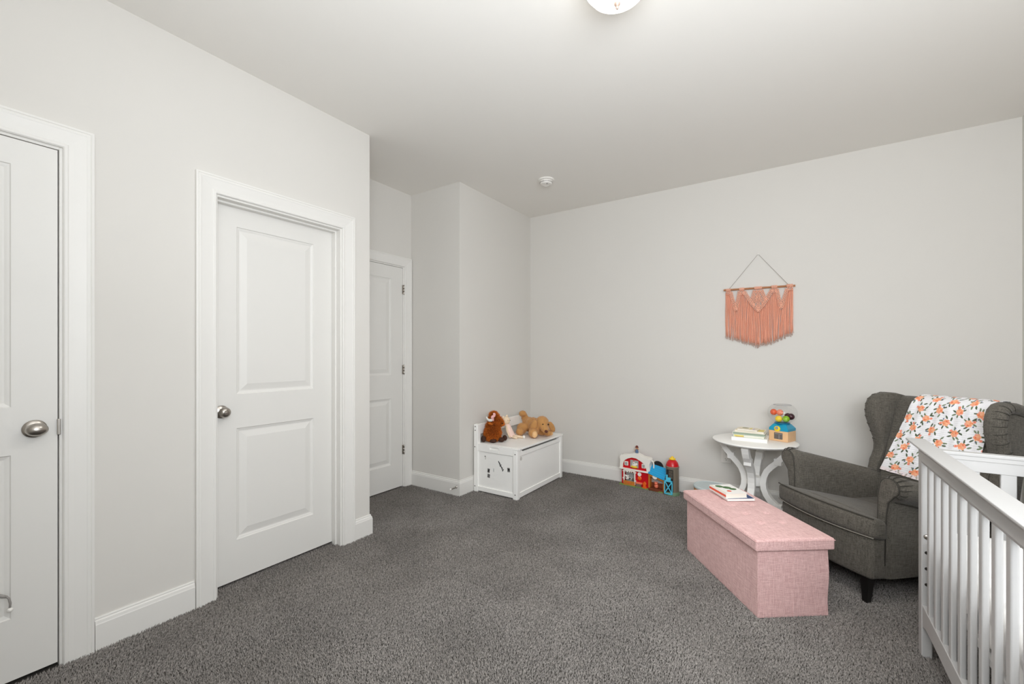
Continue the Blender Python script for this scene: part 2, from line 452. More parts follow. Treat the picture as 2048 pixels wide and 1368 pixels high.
tufts('carpet_pile', [(XL + .004, XR - .004, YF + .01, YB - .004), (XA - .06, XL, YA0 + .11, YA1 - .09), (XA + .004, XL, YA0 + .004, YA1 - .004), (XL - .112, XL, D2[0] + .014, D2[1] - .014)], .0056, .008, .0034)

# ---- skirting boards
BP = [(0, .133), (.005, .133), (.007, .129), (.0065, .123), (.011, .119), (.013, .108), (.0145, .104), (.0145, -.008), (0, -.008)]
def skirting(name, pts, sides):
    """pts: plan polyline on the wall face, room to the left of travel; one object per run"""
    P = [Vector((a, b)) for a, b in pts]; n = len(P)
    dirs = [(P[i + 1] - P[i]).normalized() for i in range(n - 1)]
    nor = [Vector((-d.y, d.x)) for d in dirs]
    def off(i, d):
        if i == 0: return P[0] + nor[0] * d
        if i == n - 1: return P[-1] + nor[-1] * d
        b = (nor[i - 1] + nor[i]); b = b / (1 + nor[i - 1].dot(nor[i])); return P[i] + b * d
    for i in range(n - 1):
        r0 = [(*off(i, d), z) for d, z in BP]; r1 = [(*off(i + 1, d), z) for d, z in BP]
        struct('baseboard_' + sides[i], MB().loft([r0, r1]), M['trim'])
CW = .09
skirting('b', [(XL, D2[0] - CW), (XL, D1[1] + CW)][::-1][::-1], ['left'])
skirting('b', [(XA, YA0), (XL, YA0), (XL, D2[1] + CW)], ['alcove_front', 'left_end'])
skirting('b', [(XR, YF), (XR, YB), (XL, YB), (XL, YA1), (XA, YA1)], ['right', 'back', 'corner_left', 'alcove_back'])
skirting('b', [(XL, YF), (XR, YF)], ['front'])

# ---- door casings, jambs, doors
CP = [(0, 0), (0, .011), (.004, .015), (.012, .015), (.016, .0125), (.03, .0135), (.055, .0165), (.066, .018), (.07, .0195), (.078, .0195), (.080, .0175), (.082, .0195), (.09, .0185), (.09, 0)]
def casing(name, X, y0, y1, zt, wdt=.09):
    mb = MB(); k = wdt / .09
    rings = []
    for corner in range(4):
        r = []
        for u, d in CP:
            u *= k
            if corner == 0: p = (X + d, y0 - u, -.008)
            elif corner == 1: p = (X + d, y0 - u, zt + u)
            elif corner == 2: p = (X + d, y1 + u, zt + u)
            else: p = (X + d, y1 + u, -.008)
            r.append(p)
        rings.append(r)
    mb.loft(rings)
    return struct(name, mb, M['trim'])
casing('trim_1', XL, D1[0], D1[1] - .003, D1[2] - .002, .09)
casing('trim_2', XL, D2[0] + .003, D2[1] - .003, D2[2] - .002)
casing('trim_3', XA, D3[0], D3[1] - .003, D3[2] - .002, .084)

def jamb(name, X, y0, y1, zt, stop_x):
    mb = MB(); t = .012; X0 = X - WT
    mb.box(X0, X, y0 - .002, y0 + t, -.006, zt).box(X0, X, y1 - t, y1 + .002, -.006, zt).box(X0, X, y0 + t, y1 - t, zt - t, zt + .002)
    if stop_x:
        a, b = stop_x
        mb.box(a, b, y0 + t, y0 + t + .011, -.006, zt - t).box(a, b, y1 - t - .011, y1 - t, -.006, zt - t).box(a, b, y0 + t + .011, y1 - t - .011, zt - t - .011, zt - t)
    return struct(name, mb, M['trim'], bevel=.0015, seg=1)
jamb('trim_4', XL, D1[0], D1[1], D1[2], (XL - .075, XL - .05))
jamb('trim_5', XL, D2[0], D2[1], D2[2], (XL - .076, XL - .04))
jamb('trim_6', XA, D3[0], D3[1], D3[2], (XA - .075, XA - .05))
# near-black sheets behind the doors, painting in the dark of the gaps
for k, (X, D) in enumerate(((XL - WT, D1), (XL - WT, D2), (XA - .12, D3))):
    struct('door_gap_shade_%s' % ('left', 'middle', 'alcove')[k], MB().box(X - .06, X - .03, D[0] - .1, D[1] + .1 if k != 1 else D[1] + .09, -.05, D[2] + .1), M['dark'])

def door(name, X, y0, y1, z0, z1, panels):
    """slab whose face lies in plane X, panels as moulded recesses that are parts"""
    mb = MB(); TH = .035
    ys = sorted({y0, y1, *[q for p in panels for q in p[:2]]}); zs = sorted({z0, z1, *[q for p in panels for q in p[2:]]})
    def inside(a, b, c, d): return any(a >= p[0] - 1e-6 and b <= p[1] + 1e-6 and c >= p[2] - 1e-6 and d <= p[3] + 1e-6 for p in panels)
    for i in range(len(ys) - 1):
        for j in range(len(zs) - 1):
            if not inside(ys[i], ys[i + 1], zs[j], zs[j + 1]): mb.box(X - TH, X, ys[i], ys[i + 1], zs[j], zs[j + 1])
    d = struct(name, mb, M['door'])
    for a, b, c, e in panels:
        pr = [(0, 0), (.003, -.0045), (.010, -.0065), (.016, -.009), (.021, -.009), (.024, -.0085), (.052, -.0025), (.054, -.002)]
        rings = [[(X + dd, a + i, c + i), (X + dd, b - i, c + i), (X + dd, b - i, e - i), (X + dd, a + i, e - i)] for i, dd in pr]
        rings.insert(0, [(X - TH, a, c), (X - TH, b, c), (X - TH, b, e), (X - TH, a, e)])
        obj('door_panel', MB().loft(rings), M['door'], d)
    return d
d1 = door('door_1', XL - .004, D1[0] + .015, D1[1] - .016, .012, D1[2] - .015, [(D1[0] + .15, .293, 1.036, 1.949), (D1[0] + .15, .293, .244, .856)])
d2 = door('door_2', XL - .078, D2[0] + .014, D2[1] - .014, .014, D2[2] - .014, [(1.099, 1.5425, 1.018, 1.924), (1.099, 1.5425, .231, .834)])
d3 = door('door_3', XA - .004, D3[0] + .015, D3[1] - .015, .012, D3[2] - .015, [(D3[0] + .15, 2.61, 1.046, 1.919), (D3[0] + .15, 2.61, .232, .833)])

def knob(parent, x, y, z, egg):
    rose = [(0, -.001), (.033, 0), (.034, .003), (.031, .006), (.024, .009), (.014, .012), (.0115, .014), (.0115, .026)]
    obj('rosette', MB().lathe(rose, (x, y, z), 40, 'x'), M['nickel'], parent, smooth='auto')
    if egg:
        o = obj('doorknob', MB().ell((x + .044, y, z), (.021, .031, .0245), n=28, q=18), M['nickel'], parent, smooth=True)
    else:
        pr = [(.0115, .022), (.018, .026), (.0255, .034), (.0275, .042), (.0265, .051), (.021, .059), (.0125, .0625), (.011, .061), (.0095, .061), (.009, .0635), (0, .0645)]
        o = obj('doorknob', MB().lathe(pr, (x, y, z), 40, 'x'), M['nickel'], parent, smooth='auto')
    return o
knob(d1, XL - .004, .352, .948, True)
kb = knob(d2, XL - .078, 1.024, .931, False)
obj('latch_plate', MB().box(XL - .006, XL + .004, .412, .422, .915, .978), M['nickel'], d1, bevel=.002)
for z in (1.834, 1.091, .348):
    h = MB().lathe([(0, z - .046), (.0045, z - .044), (.0065, z - .04), (.0065, z - .014), (.0058, z - .013), (.0065, z - .012), (.0065, z + .012), (.0058, z + .013), (.0065, z + .014), (.0065, z + .04), (.0045, z + .044), (0, z + .046)], (XA + .006, 2.7525, 0), 16)
    h.box(XA - .003, XA + .0005, 2.738, 2.752, z - .042, z + .042)
    obj('hinge', h, M['nickel'], d3, smooth='auto')

# ---- small fittings
so = thing('wall_outlet', 'white duplex wall outlet on back wall beneath the round white table', 'outlet', (-.488, YB - .001, .369))
obj('plate', MB().box(-.038, .038, -.006, 0, -.06, .06), M['plastic'], so, bevel=.0035)
for dz in (.0265, -.0265):
    rc = obj('receptacle', MB().lathe([(0, -.010), (.0165, -.0095), (.0172, -.008), (.0172, -.005)], (0, 0, dz), 28, 'y'), M['plastic'], so, smooth='auto')
    obj('slot', MB().box(-.0078, -.0058, -.0108, -.0098, dz - .001, dz + .008).box(.0056, .0072, -.0108, -.0098, dz, dz + .007).lathe([(0, -.0108), (.0027, -.0107), (.0027, -.0095)], (0, 0, dz - .0085), 12, 'y'), M['dark'], rc)
sd = thing('smoke_detector', 'round white smoke detector on ceiling near the back left corner', 'smoke detector', (-1.79, 3.23, ZC))
obj('base', MB().lathe([(0, 0), (.068, 0), (.07, -.004), (.069, -.012), (.062, -.014), (0, -.014)], n=48), M['plastic'], sd, smooth='auto')
obj('cover', MB().lathe([(.052, -.013), (.054, -.022), (.052, -.034), (.046, -.042), (.030, -.044), (.029, -.041), (.020, -.041), (.019, -.044), (0, -.045)], n=48), M['plastic'], sd, smooth='auto')
v_ = MB()
for k in range(26):
    a = 2 * math.pi * k / 26; m = Matrix.Rotation(a, 4, 'Z'); v_.box(.0525, .0542, -.0035, .0035, -.032, -.024, m)
obj('vents', v_, M['greyplastic'], sd)
obj('test_button', MB().lathe([(0, -.0465), (.007, -.046), (.0075, -.042)], (.022, -.024, 0), 16), M['greyplastic'], sd, smooth='auto')
ds = thing('door_stop', 'small spring door stop sticking out of alcove baseboard corner', 'door stop', (-2.462, YA1 - .0145, .075))
obj('mount', MB().lathe([(0, 0), (.011, 0), (.011, -.003), (.006, -.008), (.005, -.008)], (0, 0, 0), 20, 'y'), M['nickel'], ds, smooth='auto')
obj('spring', MB().tube([(.0045 * math.cos(a), -.006 - .068 * a / (2 * math.pi * 15), .0045 * math.sin(a)) for a in np.linspace(0, 2 * math.pi * 15, 200)], .0016, 5), M['nickel'], ds, smooth=True)
obj('tip', MB().lathe([(0, -.086), (.006, -.085), (.0075, -.08), (.0075, -.073), (0, -.072)], (0, 0, 0), 16, 'y'), M['bookwhite'], ds, smooth='auto')
pc_ = thing('pull_cord', 'small grey hanging cord with ball end on lower panel of door at left edge', 'cord', (XL + .012, .25, .30))
obj('hook', MB().tube([(0, -.03, .055), (.004, 0, .048), (.004, .012, .052), (.003, .022, .044), (.003, .032, .038)], [.006, .005, .007, .006, .004], 8), M['greyplastic'], pc_, smooth=True)
obj('cord', MB().tube([(.004, .028, .044), (.005, .036, .03), (.005, .039, .012), (.005, .038, -.006)], [.003, .0035, .0035, .003], 8), M['greyplastic'], pc_, smooth=True)
obj('ball', MB().ell((.006, .038, -.012), .0085), M['plastic'], pc_, smooth=True)

# ---- ceiling lamp
lx, ly = -.575, 1.605
lp = thing('ceiling_light', 'lit white glass bowl ceiling light at top edge of the room', 'ceiling light', (lx, ly, ZC))
obj('pan', MB().lathe([(0, 0), (.140, 0), (.150, -.006), (.152, -.02), (.146, -.03), (.13, -.032), (.13, -.02), (0, -.02)], n=56), M['bulbbase'], lp, smooth='auto')
obj('glass_bowl', MB().lathe([(.137, -.028), (.134, -.050), (.124, -.076), (.103, -.103), (.072, -.126), (.036, -.138), (.004, -.141)], n=56), M['bowl'], lp, smooth=True)
obj('finial', MB().lathe([(0, -.132), (.009, -.136), (.013, -.141), (.013, -.146), (.009, -.152), (.005, -.156), (.007, -.160), (.004, -.166), (0, -.167)], n=24), M['finial'], lp, smooth='auto')
# the bulb's light, thrown down and outwards through the bowl
wl = bpy.data.lights.new('lamp_bulb', 'SPOT'); wl.energy = LAMP_WASH; wl.shadow_soft_size = .12; wl.color = (1, .98, .94)
wl.spot_size = math.radians(168); wl.spot_blend = 1.0
wo = bpy.data.objects.new('lamp_bulb', wl); C.objects.link(wo); wo.location = (lx, ly, ZC - .20)

# ---------------------------------------------------------------- crib
cr = thing('baby_crib', 'white slatted baby crib along the right edge of the room', 'crib', (.431, 2.435, 0))
W = World(cr)
CX0, CX1, CY0, CY1 = .431, 1.165, 1.03, 2.435
def W_copy(o, dx, dy):
    c = o.copy(); C.objects.link(c); c.location = (o.location[0] + dx, o.location[1] + dy, o.location[2]); c.parent = o.parent; return c
post = MB().box(CX0, CX0 + .034, CY1 - .052, CY1, -.004, .867)
p0 = W.part('post', post, M['crib'], bevel=.004)
W_copy(p0, 0, CY0 + .052 - CY1); W_copy(p0, CX1 - CX0 - .034, 0); W_copy(p0, CX1 - CX0 - .034, CY0 + .052 - CY1)
for xs in (0, 1):
    x0 = CX0 if xs == 0 else CX1 - .034; sx = 1 if xs == 0 else -1
    cx = CX0 if xs == 0 else CX1
    cap = MB().prism([(cx - sx * .038, .880), (cx + sx * .022, .880), (cx + sx * .025, .877), (cx + sx * .025, .867), (cx - sx * .030, .865), (cx - sx * .038, .873)], 'y', CY0 - .035, CY1 + .012)
    W.part('top_cap', cap, M['crib'], bevel=.002)
    tr = MB().prism([(cx, .8655), (cx + sx * .022, .8655), (cx + sx * .022, .79), (cx + sx * .002, .79), (cx - sx * .001, .80), (cx - sx * .001, .835), (cx - sx * .006, .85), (cx - sx * .014, .862), (cx - sx * .016, .8655)], 'y', CY0 + .03, CY1 - .03)
    W.part('top_rail', tr, M['crib'], bevel=.0012, seg=1)
    br = MB(); n = 24; pts = []
    ya, yb = CY0 + .052, CY1 - .052
    for k in range(n + 1):
        t = k / n; e = min(t, 1 - t) * (yb - ya); zz = .125 + .012 * min(1, (e / .12)) ** .5 if e > 0 else .118
        pts.append((ya + (yb - ya) * t, zz))
    poly = pts + [(yb, .209), (ya, .209)]
    br.prism(poly, 'x', cx + sx * .003, cx + sx * .022)
    W.part('bottom_rail', br, M['crib'], bevel=.002, seg=1)
    first = None; ys = [1.533 + .0948 * k for k in range(-4, 9)]
    for y in ys:
        if y > CY1 - .085 or y < CY0 + .06: continue
        if first is None:
            fy = y; first = W.part('slat', MB().box(cx + sx * .005, cx + sx * .021, y, y + .030, .205, .7925), M['crib'], bevel=.0045, seg=3)
        else: W_copy(first, 0, y - fy)
for ye in (0, 1):
    y0 = CY1 - .030 if ye else CY0 + .008
    W.part('end_cap', MB().box(CX0 + .026, CX1 - .026, y0 - .006, y0 + .028, .832, .846), M['crib'], bevel=.003)
    W.part('end_rail', MB().box(CX0 + .034, CX1 - .034, y0, y0 + .022, .772, .833).box(CX0 + .034, CX1 - .034, y0 - .003, y0, .815, .833), M['crib'], bevel=.0015, seg=1)
    W.part('end_bottom_rail', MB().box(CX0 + .034, CX1 - .034, y0, y0 + .022, .14, .209), M['crib'], bevel=.002)
    first = None
    for k in range(7):
        x = .562 - .098 + .098 * k
        if x < CX0 + .04 or x > CX1 - .08: continue
        if first is None: fx = x; first = W.part('end_slat', MB().box(x, x + .043, y0 + .003, y0 + .018, .207, .775), M['crib'], bevel=.004, seg=3)
        else: W_copy(first, x - fx, 0)
W.part('platform', MB().box(CX0 + .036, CX1 - .036, CY0 + .04, CY1 - .04, .335, .36), M['crib'], bevel=.003)
for z in (.49, .425, .36, .295):
    W.part('bolt', MB().lathe([(.0045, -.0012), (.006, -.0015), (.0065, 0), (0, .001)] if z < .48 else [(0, -.006), (.006, -.006), (.009, -.004), (.01, 0), (0, .001)], (CX0 + .016, CY1 - .052, z), 18, 'y'), M['hole'] if z < .48 else M['nickel'], smooth='auto')
def wr(p):   # softly wrinkled sheet
    x, y, z = p
    a = .004 * math.sin(y * 31 + z * 9) + .003 * math.sin(y * 57 + 1.3)
    if z < .47: z -= 0; x += a * (1 if x < .8 else -1)
    return (x, y, z + .003 * math.sin(x * 22) * math.sin(y * 17))
mt = tag(obj('crib_mattress', MB().rbox(CX0 + .030, CX1 - .03, CY0 + .06, CY1 - .06, .362, .54, .045, (14, 40, 4), wr), M['sheet'], smooth=True), 'white sheeted mattress lying inside the slatted crib', 'mattress')
def cl(p):
    x, y, z = p; t = (z - .54) / .23
    return (x + .10 * t * t + .006 * math.sin(z * 60), y - .02 * t + .01 * math.sin(x * 70 + z * 12) * (1 - .3 * t), z)
pts = []
gb = MB(); nn, mm = 30, 16; vs = []; fs = []
for i in range(nn + 1):
    for j in range(mm + 1):
        s = i / nn; t = j / mm
        x = .672 + .30 * s; top = .62 + min(.2, max(0, (s - .03)) * 1.5); z = .541 + (top - .541) * t
        y = 2.33 - .05 * (1 - t) + .012 * math.sin(s * 34 + t * 2) * (1.2 - t)
        x += .02 * t * (1 - s)
        vs.append((x, y, z))
for i in range(nn):
    for j in range(mm):
        a = i * (mm + 1) + j; fs.append((a, a + 1, a + mm + 2, a + mm + 1))
gb.add(vs, fs)
g = tag(obj('grey_cloth', gb, M['greycloth'], smooth=True), 'crumpled grey cloth propped in far end of the crib', 'cloth')
sm = g.modifiers.new('thick', 'SOLIDIFY'); sm.thickness = .006

# ---------------------------------------------------------------- wingback armchair
ac = thing('wingback_armchair', 'dark grey wingback armchair with scrolled arms in the back right corner', 'armchair', (.1835, 2.969, 0), math.atan2(-.739, .674))
G = M['grey']
def slope(y): return -.215 * (y + .02)
def seatmain(p):
    x, y, z = p; crown = .012 * (1 - (x / .26) ** 2) * (1 if z > .37 else 0)
    return (x, y, z + slope(y) + crown)
def seatfront(p):
    x, y, z = p; f = max(0, 1 - (x / .305) ** 2); k = (-.02 - y) / .07
    return (x, y - .045 * f * max(0, k), z + slope(y) + .010 * f * (1 if z > .37 else 0))
sc_ = MB().rbox(-.248, .248, -.06, .56, .322, .42, .022, (10, 16, 3), seatmain)
sc_.rbox(-.305, .305, -.092, -.012, .322, .42, .024, (20, 4, 3), seatfront)
seat = obj('seat_cushion', sc_, G, ac, smooth=True)
for zz, mt_ in ((.418, M['piping']), (.324, M['pipelight'])):
    pts = [(x, -.093 - .045 * max(0, 1 - (x / .305) ** 2) + .004, zz + slope(-.1) + (.008 * max(0, 1 - (x / .305) ** 2) if zz > .4 else 0)) for x in np.linspace(-.298, .298, 30)]
    pts = pts
    obj('piping', MB().tube(pts, .0032, 6), mt_, seat, smooth=True)
def basefn(p):
    x, y, z = p; f = max(0, 1 - (x / .285) ** 2)
    t = min(1, max(0, (y + .1) / .9))
    x *= 1.0 + .06 * min(1, max(0, t * 3)) - .20 * max(0, t - .35)
    if y < 0: y -= .03 * f
    if z < .2: x *= .985
    return (x, y, z)
obj('base', MB().rbox(-.285, .285, -.085, .84, .128, .335, .02, (14, 18, 3), basefn), G, ac, smooth=True)
for sx, y in ((-1, -.055), (1, -.055), (-1, .74), (1, .74)):
    lg = MB(); x = sx * .235; back = .03 if y > .3 else -.004
    def R(c, w, z): return [(c[0] - w, c[1] - w, z), (c[0] + w, c[1] - w, z), (c[0] + w, c[1] + w, z), (c[0] - w, c[1] + w, z)]
    lg.loft([R((x, y + back * 1.2), .013, -.003), R((x, y), .022, .131)])
    obj('leg', lg, M['black'], ac, bevel=.003)
# arms
for s in (-1, 1):
    rings = []
    for k in range(27):
        y = -.012 + .72 * k / 26 if k else -.012
        h = .645 - .255 * max(0, y)
        e = max(0, (.03 - (y + .012)) / .03) if k < 2 else 0
        ins = .012 * e
        pleat = .0035 * (math.sin(y * 170) if y < .14 else 0) * max(0, 1 - y / .14)
        rr = .056 - ins * .5 + pleat; cx, cz = .312, h - .056
        ring = [(.247 + ins, .15), (.246 + ins, h - .25), (.247 + ins, h - .12)]
        for a in np.linspace(180, -70, 14): ring.append((cx + rr * math.cos(math.radians(a)) * 1.08, cz + rr * math.sin(math.radians(a))))
        ring += [(.318 - ins, h - .122), (.308 - ins, h - .16), (.300 - ins, h - .30), (.290 - ins, .132)]
        t = max(0, (y - .25) / .5); 
        rings.append([(s * (x - .045 * t * (1 if x > .28 else .3)), y, max(.131, z)) for x, z in ring])
    arm = obj('armrest', MB().loft(rings), G, ac, smooth='auto')
    # front facing of the arm: flat padded panel with piping and pleats radiating from the scroll
    h = .645
    fac = [(.258, .20), (.256, .40), (.258, h - .11)] + [(.312 + .044 * math.cos(math.radians(a)), h - .056 + .044 * math.sin(math.radians(a))) for a in np.linspace(170, -60, 12)] + [(.306, h - .13), (.296, h - .2), (.288, .20)]
    obj('arm_facing', MB().prism([(s * x, z) for x, z in fac], 'y', -.022, -.008), G, arm, bevel=.006, seg=3)
    obj('piping', MB().tube([(s * x, -.018, z) for x, z in fac], .0032, 6), M['piping'], arm, smooth=True)
    for a in (100, 75, 50, 25, 0, -28, -52):
        ca, sa = math.cos(math.radians(a)), math.sin(math.radians(a))
        pts = [(s * (.312 + (r_ * ca) * 1.06), yy, h - .056 + r_ * sa) for r_, yy in ((.044, -.013), (.053, -.008), (.0575, .004), (.0572, .024), (.056, .05))]
        obj('pleat', MB().tube(pts, [.002, .003, .0032, .0024, .0008], 6), M['piping'], arm, smooth=True)  # darker than the cloth: crease shade put into the pleat colour
    # seam running along the outer side under the roll
    obj('seam', MB().tube([(s * (.326 - .045 * max(0, (y - .25) / .5)), y, .645 - .255 * y - .122) for y in np.linspace(0, .62, 14)], .003, 6), M['piping'], arm, smooth=True)
# back
rings = []
prof = [(.30, .535, .70), (.45, .585, .77), (.60, .632, .80), (.75, .676, .835), (.86, .708, .86), (.92, .728, .872), (.948, .742, .866), (.962, .762, .852), (.966, .785, .835)]
for z, yf, yr in prof:
    hw = .262 + .02 * (z - .3); r = .022; ring = []
    for (cx, cy, a0) in ((hw - r, yr - r, 0), (-hw + r, yr - r, 90), (-hw + r, yf + r, 180), (hw - r, yf + r, 270)):
        for a in (0, 30, 60, 90):
            an = math.radians(a0 + a); ring.append((cx + r * math.cos(an), cy + r * math.sin(an), z))
    rings.append(ring)
obj('backrest', MB().loft(rings), G, ac, smooth='auto')
# wings
wp = [(.575, .44), (.585, .50), (.605, .545), (.622, .58), (.634, .615), (.636, .65), (.628, .69), (.610, .74), (.590, .79), (.577, .84), (.575, .88), (.581, .92), (.600, .955), (.635, .98), (.685, .990), (.74, .985), (.79, .972), (.84, .955), (.865, .94), (.85, .86), (.80, .60), (.76, .44)]
for s in (-1, 1):
    xm = lambda y: .283 + .05 * max(0, (.80 - y)) / .22 * .5
    poly_in = wp
    v = []; n = len(poly_in)
    ins = []
    cyy = sum(p[0] for p in poly_in) / n
    rings = []
    cen = (.70, .74)
    for off, sh in ((-.030, .965), (-.026, .985), (-.010, 1.0), (.012, 1.0), (.022, .985), (.026, .96)):
        ring = []
        for (y, z) in poly_in:
            yy = cen[0] + (y - cen[0]) * (1 - (1 - sh) * 2.2); zz = cen[1] + (z - cen[1]) * sh
            ring.append((s * (xm(y) + off), yy, zz))
        rings.append(ring)
    wg = obj('wing', MB().loft(rings), G, ac, smooth='auto')
    edge = wp[1:18]; path = []; rad = []
    # resample the wing edge for the padded roll
    for i in range(len(edge) - 1):
        for t in (0, .2, .4, .6, .8):
            path.append((edge[i][0] * (1 - t) + edge[i + 1][0] * t, edge[i][1] * (1 - t) + edge[i + 1][1] * t))
    path.append(edge[-1]); P3 = []; N = len(path)
    for i, (y, z) in enumerate(path):
        a = path[max(0, i - 1)]; b = path[min(N - 1, i + 1)]; ty, tz = b[0] - a[0], b[1] - a[1]; l = math.hypot(ty, tz) or 1
        ny, nz = tz / l, -ty / l                      # inward normal
        rr = .030; P3.append((s * (xm(y) + .018), y + ny * rr, z + nz * rr))
        pl = .0028 * (1 - min(1, abs(math.sin(i * .62)) * 1.6)) if 24 < i < 66 else .0
        taper = min(1, (i + 2) / 8, (N - i + 1) / 8)
        rad.append(rr * (.55 + .45 * taper) - pl)
    roll = obj('wing_roll', MB().tube(P3, rad, 14), G, wg, smooth=True)
    seam = []
    for i, (x, y, z) in enumerate(P3):
        a = path[max(0, i - 1)]; b = path[min(N - 1, i + 1)]; ty, tz = b[0] - a[0], b[1] - a[1]; l = math.hypot(ty, tz) or 1
        seam.append((s * (xm(y) + .0275), y + tz / l * .0275, z - ty / l * .0275))
    obj('piping', MB().tube(seam[3:-3], .0042, 6), M['piping'], wg, smooth=True)
    for i in range(24, 66, 5):
        a = path[i - 1]; b = path[i + 1]; ty, tz = b[0] - a[0], b[1] - a[1]; l = math.hypot(ty, tz)
        ny, nz = tz / l, -ty / l; x0, y0, z0 = P3[i]; rr = rad[i]
        pts = [(x0 + s * math.sin(q) * rr, y0 - ny * math.cos(q) * rr, z0 - nz * math.cos(q) * rr) for q in np.linspace(-.5, 1.9, 9)]
        obj('pleat', MB().tube(pts, [.0006, .0012, .0018, .0022, .0024, .0024, .0026, .0028, .0028], 6), M['piping'], wg, smooth=True)  # dark tubes painting the shade of creases across the roll

# ---- floral muslin blanket over the chair back
def flower_print(nu, nv, W_, H_):
    img = np.empty((nv, nu, 3)); base = np.array(lin((242, 241, 244)))
    uu, vv = np.meshgrid(np.linspace(0, W_, nu), np.linspace(0, H_, nv))
    grid = 1 - .035 * ((np.sin(uu * 2 * np.pi / .012) > .86) | (np.sin(vv * 2 * np.pi / .012) > .86))
    img[:] = base; img *= grid[..., None]
    green, green2 = np.array(lin((84, 96, 74))), np.array(lin((120, 134, 106)))
    cols = [np.array(lin(c)) for c in ((245, 158, 116), (250, 184, 146), (236, 126, 92), (247, 168, 150))]
    blue = np.array(lin((112, 116, 150)))
    def el(cx, cy, a, b, ang, col, mod=0):
        dx, dy = uu - cx, vv - cy; ca, sa = math.cos(ang), math.sin(ang)
        x = (dx * ca + dy * sa) / a; y = (-dx * sa + dy * ca) / b
        r = np.sqrt(x * x + y * y)
        if mod: r = r * (1 + mod * np.sin(5 * np.arctan2(y, x) + cx * 90))
        img[r < 1] = col
    row = 0; y = .02
    rr = random.Random(5)
    while y < H_ + .03:
        x = .02 + (.058 if row % 2 else 0)
        while x < W_ + .03:
            a0 = rr.uniform(0, 6.28); cx, cy = x + rr.uniform(-.006, .006), y + rr.uniform(-.006, .006)
            for k in range(7):
                a = a0 + k * .9 + rr.uniform(-.35, .35); d = rr.uniform(.024, .036)
                el(cx + d * math.cos(a), cy + d * math.sin(a), .0120, .0046, a + rr.uniform(-.7, .7), green if k % 3 else green2)
            el(cx + .029 * math.cos(a0 + 3), cy + .029 * math.sin(a0 + 3), .004, .005, 0, blue)
            for k in range(6):
                a = a0 + k * 1.047; el(cx + .011 * math.cos(a), cy + .010 * math.sin(a), .0118, .0086, a + .5, cols[k % 2 if k < 5 else 3])
            el(cx, cy, .0135, .0120, a0, cols[0], .12)
            el(cx + .006 * math.cos(a0), cy + .006 * math.sin(a0), .012, .009, a0, cols[1], .2)
            el(cx - .009 * math.cos(a0 + 1), cy - .009 * math.sin(a0 + 1), .006, .004, a0, cols[2], .2)
            el(cx - .002, cy + .006, .003, .002, a0, cols[2])
            b = a0 + 2.0; el(cx + .028 * math.cos(b), cy + .028 * math.sin(b), .0085, .0075, 0, cols[3], .1)
            el(cx + .028 * math.cos(b), cy + .028 * math.sin(b), .0045, .003, 0, cols[2])
            x += .116
        row += 1; y += .064
    # faint pink hem along the lower edge
    m = vv > H_ - .022; hemp = np.array(lin((246, 222, 222)))
    img[m] = img[m] * .55 + hemp * .45
    return img
path = [(.895, .70), (.893, .80), (.889, .88), (.882, .935), (.862, .968), (.825, .982), (.785, .983), (.752, .974), (.726, .955), (.710, .92), (.698, .86), (.676, .78), (.648, .68), (.625, .60), (.604, .525), (.596, .50)]
seg = [0]
for a, b in zip(path, path[1:]): seg.append(seg[-1] + math.hypot(b[0] - a[0], b[1] - a[1]))
H_ = seg[-1]; W_ = .47; nu, nv = 300, 380
img = flower_print(nu, nv, W_, H_)
sv = np.linspace(0, H_, nv); py = np.interp(sv, seg, [p[0] for p in path]); pz = np.interp(sv, seg, [p[1] for p in path])
# smooth the drape line
kern = np.ones(17) / 17
py[8:-8] = np.convolve(py, kern, 'valid'); pz[8:-8] = np.convolve(pz, kern, 'valid')
s0 = np.interp(sv, [0, .28, seg[7], H_], [-.14, -.135, -.150, -.256]); s1 = s0 * 0 + np.interp(sv, [0, seg[7], H_], [.235, .235, .225])
uu = np.linspace(0, 1, nu)
X = s0[:, None] * (1 - uu) + s1[:, None] * uu
fold = .0022 * np.sin(uu[None, :] * 23 + sv[:, None] * 6) + .0014 * np.sin(uu[None, :] * 51 - sv[:, None] * 14) + .0006 * np.sin(sv[:, None] * 2 * np.pi / .012)
front = np.clip((sv - seg[6]) / .06, 0, 1)[:, None]
Y = py[:, None] - .004 - (fold + .002) * front; Z = pz[:, None] + fold * (1 - front) * .6 + .003 * (1 - front)
Z = Z - .018 * front * (uu[None, :] - .3) * np.clip((sv[:, None] - seg[-3]) / .1, 0, 1)
verts = np.stack([X, Y, Z], -1).reshape(-1, 3)
ii = (np.arange(nv - 1)[:, None] * nu + np.arange(nu - 1)[None, :]).ravel()
faces = np.stack([ii, ii + 1, ii + nu + 1, ii + nu], 1)
me = bpy.data.meshes.new('floral_blanket'); me.from_pydata(verts.tolist(), [], faces.tolist())
ca = me.color_attributes.new('print', 'FLOAT_COLOR', 'POINT')
ca.data.foreach_set('color', np.concatenate([img.reshape(-1, 3), np.ones((nu * nv, 1))], 1).ravel())
me.polygons.foreach_set('use_smooth', [True] * len(me.polygons)); me.materials.append(M['blanket']); me.update()
bl = bpy.data.objects.new('floral_blanket', me); C.objects.link(bl)
bl.location = ac.location; bl.rotation_euler = ac.rotation_euler
tag(bl, 'white muslin blanket printed with peach roses draped over the armchair back', 'blanket')
m_ = bl.modifiers.new('thick', 'SOLIDIFY'); m_.thickness = .002; m_.offset = 1

